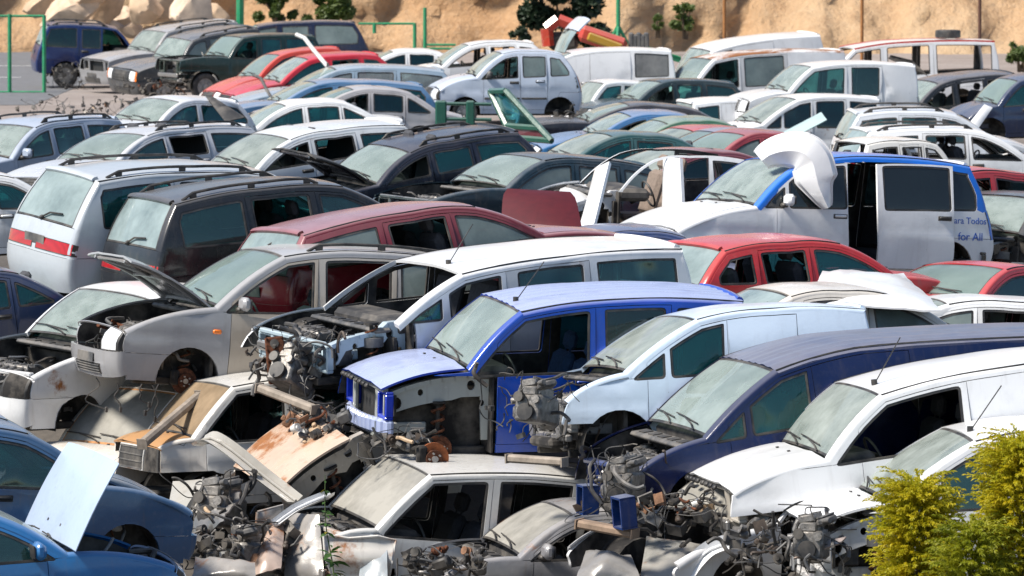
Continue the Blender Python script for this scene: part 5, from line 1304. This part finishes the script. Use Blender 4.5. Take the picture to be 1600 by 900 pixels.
for (p,q,r_,lab) in ((at(463,54,100),at(512,104,99.2),.05,'pale prop rod standing over the crimson hatchback'),(at(398,118,97),at(430,163,96.4),.035,'thin dark prop rod in front of the orange red hatchback')):
    o=(p+q)/2; root=empty('prop_rod',o); tag(root,lab,'rod'); b=MB(); b.tube([p-o,(p-o)*.6+Vector((.05,0,.06)),Vector((.03,0,.02)),q-o],r_,7); b.build('rod',M_whitepl if r_>.04 else M_plastic,root); b=MB(); b.disc(q-o,(1,0,0),r_*1.6,.05,10); b.build('ball_joint',M_black,root)
# ---- fences and poles ----------------------------------------------------------------------------
M_green=solid('green_paint',(.01,.24,.10),.45,dusty=.1); M_rpole=solid('rusty_pole',(.30,.13,.04),.8,var=.4)
def rail_frame(label,posts,rails,Y):
    o=at(posts[0][0],posts[0][2],Y); root=empty('green_fence',o); tag(root,label,'fence',None)
    for x,y0,y1 in posts:
        b=MB(); b.tube([at(x,y1,Y)-o,at(x,y0,Y)-o],.055,8); b.build('post',M_green,root)
    for x0,x1,y in rails:
        b=MB(); b.tube([at(x0,y,Y)-o,at(x1,y,Y)-o],.035,6); b.build('rail',M_green,root)
rail_frame('green tube fence frame at the left edge beside the navy off roader',[(15,22,146),(69,24,146)],[(-40,69,25),(-40,69,144)],126)
rail_frame('green tube fence in front of the cliff behind the long navy off roader',[(585,36,52),(648,36,84)],[(560,648,37)],134)
rail_frame('single green fence post with a low green rail left of the white hatchbacks',[(664,12,84)],[(664,712,70),(664,712,76)],132)
def pole(label,x,y0,y1,Y,r,mat,legs=False):
    o=at(x,y1,Y); root=empty('pole',o); tag(root,label,'pole'); b=MB(); b.tube([Vector((0,0,-.8)),at(x,y0-30,Y)-o],r,8); b.build('shaft',mat,root)
    b=MB(); b.disc((0,0,-.8),(0,0,1),r*3,.04,12); b.build('foot_plate',mat,root)
    if legs:
        for dx in (-16,-3,15): b=MB(); b.tube([at(x,40,Y)-o,at(x+dx,y1+3,Y)-o+Vector((0,-.2 if dx==-3 else .1,0))],.05,6); b.build('stay',mat,root)
pole('thick green pole in front of the sandstone boulders',375,0,40,128,.11,M_green)
pole('green antenna mast on splayed stays before the cliff',966,0,66,126,.06,M_green,True)
pole('thin rusty pole at the cliff, above the domed white van',1132,0,62,132,.05,M_rpole)
pole('thin rusty pole at the cliff, left of the roof tyre',1347,0,66,132,.05,M_rpole)
pole('thin dark rusty pole at the cliff, right of the roof tyre',1531,0,66,132,.05,solid('dark_rusty_pole',(.10,.045,.03),.8))
o=at(1030,84,124); root=empty('girder',o); tag(root,'green girder lying aslant behind the white vans','girder'); b=MB(); b.box((0,0,0),(1.25,.2,.14),rot=(0,.30,0),bev=.02); b.build('web',M_green,root); b=MB(); b.box((0,0,.09),(1.25,.3,.03),rot=(0,.30,0)); b.build('flange',M_green,root)
# ---- boulders --------------------------------------------------------------------------------------
M_rock=[solid('boulder_%d'%i,c,.95,var=.28,scale=1.6,bump=.8) for i,c in enumerate(((.56,.42,.30),(.50,.36,.24),(.58,.46,.35)))]
bl=[('large pale boulder',105,22,1.5),('wedge shaped boulder',165,12,1.2),('long flat boulder',128,40,1.1),('rounded tan boulder',197,30,.95),('cracked boulder',222,14,1.25),('small boulder',176,44,.7),('squat boulder',88,48,.6),('tall tan boulder',255,10,1.6),('broad boulder',300,14,1.7),('boulder with a dark cleft',205,48,.7),('angular boulder',62,10,1.0),('low boulder',235,50,.6),('high perched boulder',140,-14,1.2),('smooth boulder',330,30,1.0)]
spots=['left of the pile','in the middle of the pile','at the front of the pile','right of the wedge shaped one','above the navy off roader roof rails','low in the pile','by the green fence frame','at the right of the pile','behind the grey off roaders','beside the rounded one','nearest the left edge','above the navy off roader','topmost of the pile','by the thick green pole']
for i,((l,px,py,r),sp) in enumerate(zip(bl,spots)):
    o=link('boulder',tank(i,r*.66,(1.15,.9,.8),M_rock[i%3])); o.location=at(px,py,147+(i%4)*1.2); o.rotation_euler=(0,(i%5-2)*.2,i*1.3)
    tag(o,f'{l} of sandstone {sp}','boulder','boulders at the foot of the cliff')
# ---- plants -----------------------------------------------------------------------------------------
def leafmat(name,c1,c2,sc=3.,trans=.35):
    m,nt,out=newmat(name); geo=nt.nodes.new('ShaderNodeNewGeometry'); n1=noise(nt,sc,3,.6)
    f=math_(nt,'ADD',math_(nt,'MULTIPLY',ramp(nt,n1,.3,.7),.6),math_(nt,'MULTIPLY',geo.outputs['Random Per Island'],.4),True)
    c=mixc(nt,f,c1,c2); p=N(nt,'ShaderNodeBsdfPrincipled',{'Base Color':c,'Roughness':.55}); t=N(nt,'ShaderNodeBsdfTranslucent',{0:c}); mx=N(nt,'ShaderNodeMixShader',{0:trans,1:p.outputs[0],2:t.outputs[0]})
    nt.links.new(mx.outputs[0],out.inputs[0]); return m
M_bark=solid('bark',(.10,.07,.045),.9,bump=.6)
def leaf_cloud(rng,blobs,n,size):
    V=[];Fc=[]
    for k in range(n):
        c,r=rng.choices(blobs,[b[1]**2 for b in blobs])[0]
        d=Vector((rng.gauss(0,1),rng.gauss(0,1),rng.gauss(0,1))).normalized()*r*rng.uniform(.55,1.05)
        p=c+Vector((d.x,d.y,d.z*.85)); a=Vector((rng.uniform(-1,1),rng.uniform(-1,1),rng.uniform(-1,1))).normalized(); b=a.orthogonal().normalized(); s=size*rng.uniform(.6,1.3)
        o=len(V); V+=[p-a*s,p+b*s*.45,p+a*s,p-b*s*.45]; Fc.append((o,o+1,o+2,o+3))
    return V,Fc
def shrub(label,px0,px1,py0,py1,Y,mat,seed,n=1800,size=.11):
    rng=random.Random(seed); a,b=at(px0,py1,Y),at(px1,py0,Y); base=Vector(((a.x+b.x)/2,Y,a.z)); w=(b.x-a.x)/2; h=b.z-a.z
    root=empty('shrub',base); tag(root,label,'shrub','shrubs along the cliff')
    blobs=[]
    for k in range(max(14,n//240)):
        t=rng.uniform(.1,1); blobs.append((Vector((rng.uniform(-.85,.85)*w*(1.1-t*.5),rng.uniform(-.5,.5),h*t*.85)),min(w,h)*rng.uniform(.12,.36)))
    V,Fc=leaf_cloud(rng,blobs,n,size); tag(link('foliage',mesh('foliage',V,Fc,[mat],smooth=False),root),kind='stuff')
    for k in range(4):
        bb=MB(); c=rng.choice(blobs)[0]; bb.tube([Vector((rng.uniform(-.1,.1),0,-.3)),c*.5+Vector((0,0,.05)),c],[.05,.035,.012],6); bb.build('stem',M_bark,root)
GL=leafmat('shrub_leaf_green',(.045,.085,.018),(.12,.16,.035)); DL=leafmat('shrub_leaf_dark',(.012,.028,.016),(.035,.060,.028))
shrub('green shrub at the cliff foot right of the thick green pole',396,470,-25,36,152,GL,1,2600)
shrub('bright green shrub in a cleft of the cliff above the long navy off roader',470,562,-14,44,152,GL,2,3200)
shrub('big dark shrub at the cliff behind the orange red wreck',812,958,-110,80,134,DL,3,8000,.14)
shrub('small dark shrub at the cliff foot left of the big dark one',792,832,40,70,134,DL,6,700,.1)
shrub('green plant hanging on the cliff face right of the antenna mast',1046,1096,2,48,158,GL,4,900,.1)
shrub('tiny green plant on the cliff face beside the antenna mast',1019,1036,16,46,158,GL,5,300,.09)
shrub('green shrub at the right edge behind the white minibus',1570,1625,66,96,130,GL,7,700,.1)
def conifer(label,px0,px1,py0,Y,seed,nspray,mat):
    """bushy evergreen of feathery plumes that rise and droop at the tip"""
    rng=random.Random(seed); a,b=at(px0,900,Y),at(px1,py0,Y); base=Vector(((a.x+b.x)/2,Y,ground_z(Y))); w=(b.x-a.x)/2; h=b.z-base.z
    root=empty('evergreen_bush',base); tag(root,label,'bush','yellow green evergreen bushes')
    bb=MB(); bb.tube([Vector((0,0,-.1)),Vector((.03,0,h*.4)),Vector((0,.02,h*.75))],[.06,.04,.015],7); bb.build('trunk',M_bark,root)
    V=[];Fc=[]
    def blade(p,d,l,wd,side):
        q=p+d*l*.5+Vector((0,0,.0)); r=p+d*l+Vector((0,0,-l*.18)); o=len(V); V.extend([p-side*wd*.4,p+side*wd*.4,q+side*wd,q-side*wd,r]); Fc.append((o,o+1,o+2,o+3)); Fc.append((o+3,o+2,o+4))
    for k in range(nspray):
        t=rng.uniform(.0,1)**.8; z=h*(.04+.90*t); prof=(1-t**2.6)**.55*(.75+.25*math.sin(t*9+seed)); ph=rng.uniform(0,2*math.pi)
        rad=w*prof*rng.uniform(.55,1.0)*(1+.18*math.sin(ph*3+seed)); p0=Vector((math.cos(ph)*rad*.55,math.sin(ph)*rad*.55,z-.08)); L_=rng.uniform(.16,.34)
        out=Vector((math.cos(ph),math.sin(ph),0)); d=(out*rng.uniform(.3,.8)+Vector((rng.uniform(-.2,.2),rng.uniform(-.2,.2),rng.uniform(.5,1.1)))).normalized()
        pts=[];p=p0.copy()
        for s in range(9):
            pts.append(p.copy()); p=p+d*L_/9*1.3; d=(d+Vector((out.x*.10,out.y*.10,-.13))).normalized()
        for s in range(1,9):
            tdir=(pts[s]-pts[s-1]).normalized()
            for m_ in range(7):
                sd=Vector((rng.gauss(0,1),rng.gauss(0,1),rng.gauss(0,.6))).normalized(); dd=(tdir*.9+sd*.65).normalized(); side=dd.cross(Vector((rng.gauss(0,1),rng.gauss(0,1),rng.gauss(0,1)))).normalized()
                blade(pts[s].lerp(pts[s-1],rng.random()),dd,rng.uniform(.03,.07)*(1.15-s*.06),.0055,side)
    tag(link('foliage',mesh('foliage',V,Fc,[mat],smooth=False),root),kind='stuff')
YL=leafmat('evergreen_leaf',(.27,.32,.012),(.72,.56,.02),4.,.5)
conifer('low yellow green evergreen bush, left of the taller one',1318,1550,722,37.6,11,1500,YL)
conifer('tall yellow green evergreen bush in the lower right corner',1496,1690,652,37.2,12,1700,YL)
conifer('small green evergreen bush between the two yellow green ones',1440,1600,790,36.9,13,700,leafmat('evergreen_leaf_green',(.16,.22,.012),(.45,.42,.02),4.,.5))
def weed():
    rng=random.Random(3); Y=43.2; o=at(520,960,Y); root=empty('weed',o); tag(root,'green weed with pointed leaves growing in front of the old white van','weed')
    top=at(508,742,Y)-o; P=[Vector((0,0,0)),top*.3+Vector((.03,0,0)),top*.65+Vector((-.02,0,0)),top]; P=smoothpath(P,5)
    b=MB(); b.tube(P,[.010-.007*i/len(P) for i in range(len(P))],6); b.build('stem',solid('weed_stem',(.08,.12,.04),.7),root)
    lm=leafmat('weed_leaf',(.03,.085,.015),(.07,.15,.03),8.,.3); ym=leafmat('weed_leaf_yellow',(.20,.17,.02),(.30,.24,.03),8.,.3)
    def lf(name,mat):
        V=[(0,0,0),(.3,.20,.05),(.62,.17,.05),(1,0,-.10),(.62,-.17,.05),(.3,-.20,.05),(.3,0,.0),(.62,0,.0)]
        return mesh(name,V,[(0,6,1),(6,7,2,1),(7,3,2),(0,5,6),(5,4,7,6),(4,3,7)],[mat])
    A,B=lf('leaf',lm),lf('leaf',ym)
    for k in range(58):
        t=rng.uniform(.12,1)**.9; p=P[min(len(P)-1,int(t*(len(P)-1)))]; s=(.20 if t<.55 else .11)*rng.uniform(.5,1.1)*(1.15-.4*t)
        place('leaf',B if k%17==0 else A,root,p+Vector((0,0,rng.uniform(-.02,.02))),(rng.uniform(-.6,.6),rng.uniform(-.5,.7),rng.uniform(0,6.28)),s)
weed()
# ---- engines, beams and torn metal of the front row ------------------------------------------------
def scrap_engine(label,px,py,Y,rz,rx,sc=1.,rusty=False,seed=1,extra=True):
    rng=random.Random(seed); root=empty('engine',at(px,py,Y),(rx,0,rz)); tag(root,label,'engine','loose engines in the wreckage')
    blk=place('engine_block',shared('engine_block_r' if rusty else 'engine_block',me_block,[M_rust,M_rust] if rusty else [M_alu,M_black]),root,(0,0,0),(0,0,0),sc)
    place('cylinder_head',shared('cylinder_head_r' if rusty else 'cylinder_head_g',me_head,[M_rust,M_black] if rusty else [M_alu,M_black]),blk,(.02,0,.29),(0,.2,0),1)
    place('intake_manifold',shared('intake_manifold',me_intake,[M_alu]),root,(-.04*sc,0,.20*sc),(0,0,.2),sc*.9)
    if extra:
        place('air_filter',shared('air_filter',me_filter,[M_plastic]),root,(-.2*sc,.2*sc,.28*sc),(.2,.3,.8),sc*.7)
        for k in range(5):
            b=MB(); b.tube(smoothpath(hose_pts(rng,(-.35*sc,-.4*sc,-.25*sc),(.35*sc,.4*sc,.38*sc))),rng.uniform(.012,.028)*sc,7); b.build('hose',rng.choice([M_hose,M_hose,M_hose,M_plastic]),root,True)
        for k in range(3):
            b=MB(); b.tube(smoothpath(hose_pts(rng,(-.35*sc,-.4*sc,-.35*sc),(.35*sc,.4*sc,.38*sc),6)),.007,4); b.build('cable',M_black,root)
    clutter(root,(-.45*sc,-.45*sc,-.35*sc),(.45*sc,.45*sc,.35*sc),int(9*sc),rng,8)
    return root
_e=scrap_engine('engine with a rusty four hole head hanging from the white high roof van',455,588,47.2,2.6,.5,.9,False,2)
place('cylinder_head',shared('cylinder_head_r',me_head,[M_rust,M_black]),_e,(.12,.18,.10),(-1.9,.35,.5),1.0)
scrap_engine('oily engine lump under the nose of the white high roof van',500,668,46.4,2.0,-.5,.6,False,3)
scrap_engine('grey engine at the lower left of the rust covered hood',345,800,45.6,2.7,.2,1.0,False,4)
scrap_engine('grey alloy engine at the bottom edge below the rust covered hood',395,868,44.6,2.2,.1,.9,False,5)
scrap_engine('black and brown engine hanging from the pale bluish white van',838,640,44.0,2.7,.2,.85,False,6)
scrap_engine('grey engine in the stripped nose of the navy panel van',975,760,42.4,2.8,.1,.85,False,7)
scrap_engine('dark engine under the popped hood of the white van behind the bushes',1268,850,39.9,2.9,.1,.8,False,8)
BR=solid('dusty_brown_metal',(.26,.22,.18),.8,var=.3)
beam('frame_beam','long dirty grey beam leaning on the rusty white van windshield','beam',at(222,694,46.9),at(312,618,48.3),(.10,.10),BR,'loose beams')
beam('frame_beam','rusty beam across the front below the white high roof van','beam',at(405,606,46.8),at(492,640,46.2),(.10,.09),BR,'loose beams')
beam('frame_beam','tan rusted crossmember under the navy panel van nose','beam',at(905,818,41.6),at(992,834,41.3),(.14,.08),solid('tan_rust',(.24,.17,.12),.85,var=.3),'loose beams')
beam('frame_beam','pale rusted crossmember under the pale bluish white van','beam',at(795,716,43.4),at(882,722,43.0),(.10,.08),BR,'loose beams')
CRM=paint((.40,.38,.34),.4,None,.35)
def ribbon(name,label,cat,path,Y0,Y1,width,mat,group=LG,tilt=.5):
    """a torn strip of sheet metal swept along a path"""
    n=len(path); P=smoothpath([at(x,y,Y0+(Y1-Y0)*i/(n-1)) for i,(x,y) in enumerate(path)],4); o=P[len(P)//2].copy(); V=[];Fc=[]
    for i,p in enumerate(P):
        t=(P[min(i+1,len(P)-1)]-P[max(i-1,0)]).normalized(); s=t.cross(Vector((0,-.5,1))).normalized(); s=(s+Vector((0,tilt,0))).normalized(); u=t.cross(s).normalized()
        for a_,b_ in ((-.5,0),(0,.035),(.5,.0),(.5,-.018),(0,.017),(-.5,-.018)): V.append(p-o+s*width*a_+u*b_*1.6)
    m=6
    for i in range(len(P)-1):
        for j in range(m): Fc.append((i*m+j,i*m+(j+1)%m,(i+1)*m+(j+1)%m,(i+1)*m+j))
    Fc+=[tuple(range(m))[::-1],tuple((len(P)-1)*m+j for j in range(m))]
    root=empty(name,o); tag(root,label,cat,group); me=mesh(name,V,Fc,[mat]); me.set_sharp_from_angle(angle=R_(40)); link('panel_skin',me,root)
    b=MB(); b.tube([P[k]-o for k in range(0,len(P),2)],.014,6); b.build('folded_edge',mat,root); return root
ribbon('torn_fender','bent cream fender curling over the rust covered hood','fender',[(312,690),(330,684),(362,703),(405,738),(440,765),(462,782)],45.9,45.2,.17,CRM)
ribbon('torn_fender','torn white wing strip sticking up left of the rust covered hood','fender',[(300,800),(318,775),(345,762),(368,748)],45.4,45.9,.16,CRM)
ribbon('torn_fender','curved white wing edge along the nose of the old white van','fender',[(430,818),(462,795),(500,778),(515,772)],44.6,45.2,.10,PWm)
ribbon('torn_fender','white arched wing lip beneath the stripped navy panel van','fender',[(1068,905),(1085,880),(1110,858),(1150,845)],40.8,40.9,.16,PWm)
sheet('torn_fender','white inner wing plate standing among engine parts at the bottom, left of the weed','fender',[(402,800),(440,792),(442,850),(430,900),(405,905),(398,850)],44.6,paint((.30,.28,.26),.5,None,.4),.04,fy=lambda u,v:.15*u*u)
sheet('rusty_plate','rusty white plate torn open below the windshield of the old white van','body panel',[(505,836),(545,842),(590,838),(618,846),(612,880),(606,915),(560,915),(520,905),(508,870)],44.0,paint((.60,.58,.54),.4,None,.6),.04,fy=lambda u,v:.12*(u-.5)**2+.05*math.sin(v*9))
def dangling(root,pts,Y,seed):
    rng=random.Random(seed); inv=root.matrix_basis.inverted()
    for (x,y0,y1) in pts:
        P=[at(x+rng.uniform(-6,6)*k,y0+(y1-y0)*k/4,Y) for k in range(5)]; b=MB(); b.tube(smoothpath([inv@p for p in P],3),.008,5); p=inv@P[-1]; b.box(p,(.03,.03,.06),bev=.005); b.build('dangling_wire',M_black,root)

def boxes(name,label,px,py,Y,d,mat,rot,inside=None):
    root=empty(name,at(px,py,Y),rot); tag(root,label,'lamp box','torn open sheet metal boxes'); open_box('box_walls',root,(0,0,0),d,mat,.02,inside)
    b=MB(); b.box((-d[0]*.5,d[1]*.1,0),(.10,d[1]*.35,d[2]*.3),bev=.02).disc((-d[0]*.4,-d[1]*.2,.0),(1,0,0),min(d[1],d[2])*.2,.05,14); b.build('bulb_holder',M_plastic,root); return root
NB=paint((.004,.03,.14),.3)
boxes('lamp_box','open blue sheet metal lamp box at the navy panel van nose, nearer one',975,800,41.3,(.16,.17,.28),NB,(0,.1,3.6),M_dark)
boxes('lamp_box','open dark blue sheet metal lamp box at the navy panel van nose, farther one',918,780,42.4,(.16,.16,.26),NB,(0,0,3.5),M_dark)
def heap(label,px,py,Y,d,n,seed,warm=.14):
    rng=random.Random(seed); root=empty('scrap_heap',at(px,py,Y)); tag(root,label,'scrap','heaps of stripped engine parts'); x,y,z=d; clutter(root,(-x,-y,-z),(x,y,z),n,rng,n//4,warm)
heap('heap of stripped engine parts at the bottom left of the rust streaked hood',340,860,44.6,(.42,.35,.22),60,1,.08)
heap('heap of stripped engine parts between the rust streaked hood and the weed',440,850,44.9,(.30,.3,.18),36,2,.08)
heap('tangle of suspension parts under the navy panel van',1040,800,41.9,(.40,.3,.16),44,5,.12)
heap('heap of grey engine parts at the bottom edge below the filthy windshield',690,880,42.6,(.38,.3,.10),50,6,.06)
heap('tangle of brackets and cables under the white panel van nose',1180,850,40.4,(.24,.3,.26),30,8,.05)
heap('rusty suspension parts under the white high roof van nose',500,665,46.2,(.26,.3,.16),34,11,.4)
heap('dark suspension parts under the bright blue van',620,690,45.4,(.34,.3,.10),24,12,.06)

GP=paint((.20,.19,.18),.5,None,.35); DP=paint((.10,.10,.10),.5,None,.2); PK=paint((.36,.26,.21),.4,None,.35)
def torn(label,pts,Ys,mat,seed,bulge=.05,crumple=.05,cat='fender',name='torn_fender'):
    quad_panel(name,label,cat,[at(x,y,Y) for (x,y),Y in zip(pts,Ys)],mat,bulge,.015,crumple,(12,10),0.,M_dark,seed,'torn body panels')
torn('pinkish white torn wing at the bottom, left of the grey embossed plate',[(398,900),(440,892),(446,812),(402,826)],(44.2,44.2,44.8,44.9),PK,1,.06,.05)
torn('grey embossed inner wing plate just left of the weed',[(444,905),(505,898),(500,806),(450,800)],(44.5,44.3,44.7,45.0),GP,2,.05,.03)
torn('bluish grey plate right of the weed under the tan windshield',[(560,905),(606,905),(604,840),(566,832)],(43.9,43.8,44.1,44.3),paint((.22,.27,.31),.4,None,.3),3,.03,.03)
torn('dark crumpled panel at the left end of the engine heap',[(298,840),(350,815),(372,765),(318,772)],(45.3,45.0,45.6,45.9),DP,4,.06,.09)
torn('cream door skin lying left of the engine heap below the boxy rusty van',[(262,800),(318,796),(330,748),(270,752)],(46.2,46.0,46.5,46.8),paint((.32,.31,.27),.4),5,.03,.01,'body panel','loose_tailgate_panel')
torn('crumpled grey bumper across the bottom edge below the engine heap',[(300,905),(400,905),(398,876),(305,868)],(43.9,43.8,44.0,44.2),GP,6,.08,.06,'bumper','broken_bumper')
torn('dark grey buckled wing at the bottom centre beside the door mirror',[(900,905),(1000,905),(985,862),(915,856)],(41.4,41.3,41.7,41.9),DP,7,.07,.06)
torn('grey brown crushed roof sheet with a rust streak under the navy panel van',[(1000,905),(1075,905),(1100,850),(1010,838)],(41.5,41.4,42.0,42.2),paint((.20,.20,.18),.5,None,.45),8,.04,.03)
torn('tan bent crossmember sheet in the open nose of the white van behind the bushes',[(1240,872),(1310,850),(1322,838),(1250,852)],(39.7,39.8,40.0,39.9),PK,9,.02,.02)

heap('low dark heap of scrap on the ground in front of the grey off roaders',125,172,112,(1.5,.8,.22),60,21,.05)
heap('dark stripped running gear under the nose of the navy off roader',112,118,128.5,(.55,.6,.35),40,22,.08)
heap('dark scrap between the grey off roaders and the dark green one',240,140,113,(.8,.5,.25),36,23,.05)
heap('dark running gear under the tail of the small silver white hatchback',880,188,95,(.16,.3,.35),18,24,.05)
def lettering(root,S,near,txt,X,z,size,col,extr=.002):
    cu=D.curves.new('lettering','FONT'); cu.body=txt; cu.size=size; cu.extrude=extr
    o=D.objects.new('lettering',cu); COL.objects.link(o); dg=bpy.context.evaluated_depsgraph_get(); me=D.meshes.new_from_object(o.evaluated_get(dg)); D.objects.remove(o); D.curves.remove(cu)
    me.name='lettering'; me.materials.clear(); me.materials.append(solid('lettering_blue',col,.4,var=.05))
    for v in me.vertices:
        x,zz=v.co.x,v.co.y; Xc=X+x; zc=z+zz; v.co=Vector((S.L/2-Xc, near*(S.w(Xc,zc)+.006+v.co.z), zc))
    l=link('lettering',me,root); return l
dangling(G4[0],[(150,590,640),(183,598,640),(222,600,632),(238,602,645),(248,600,655)],48.3,2)
dangling(G1[0],[(676,690,740),(700,700,738)],45.9,3)
inv=G1[0].matrix_basis.inverted(); o=place('brake_disc',shared('brake_disc_bright',me_disc,[solid('fresh_rust',(.26,.075,.022),.85,var=.4,scale=20),M_rust,M_steel,M_dark]),G1[0],inv@at(677,716,45.2),(0,0,0),1.2)
r,S,nr,parts=H9
lettering(r,S,nr,'ara Todos',4.13,.945,.122,(.02,.10,.45)); lettering(r,S,nr,'for All',4.20,.73,.15,(.02,.10,.45))
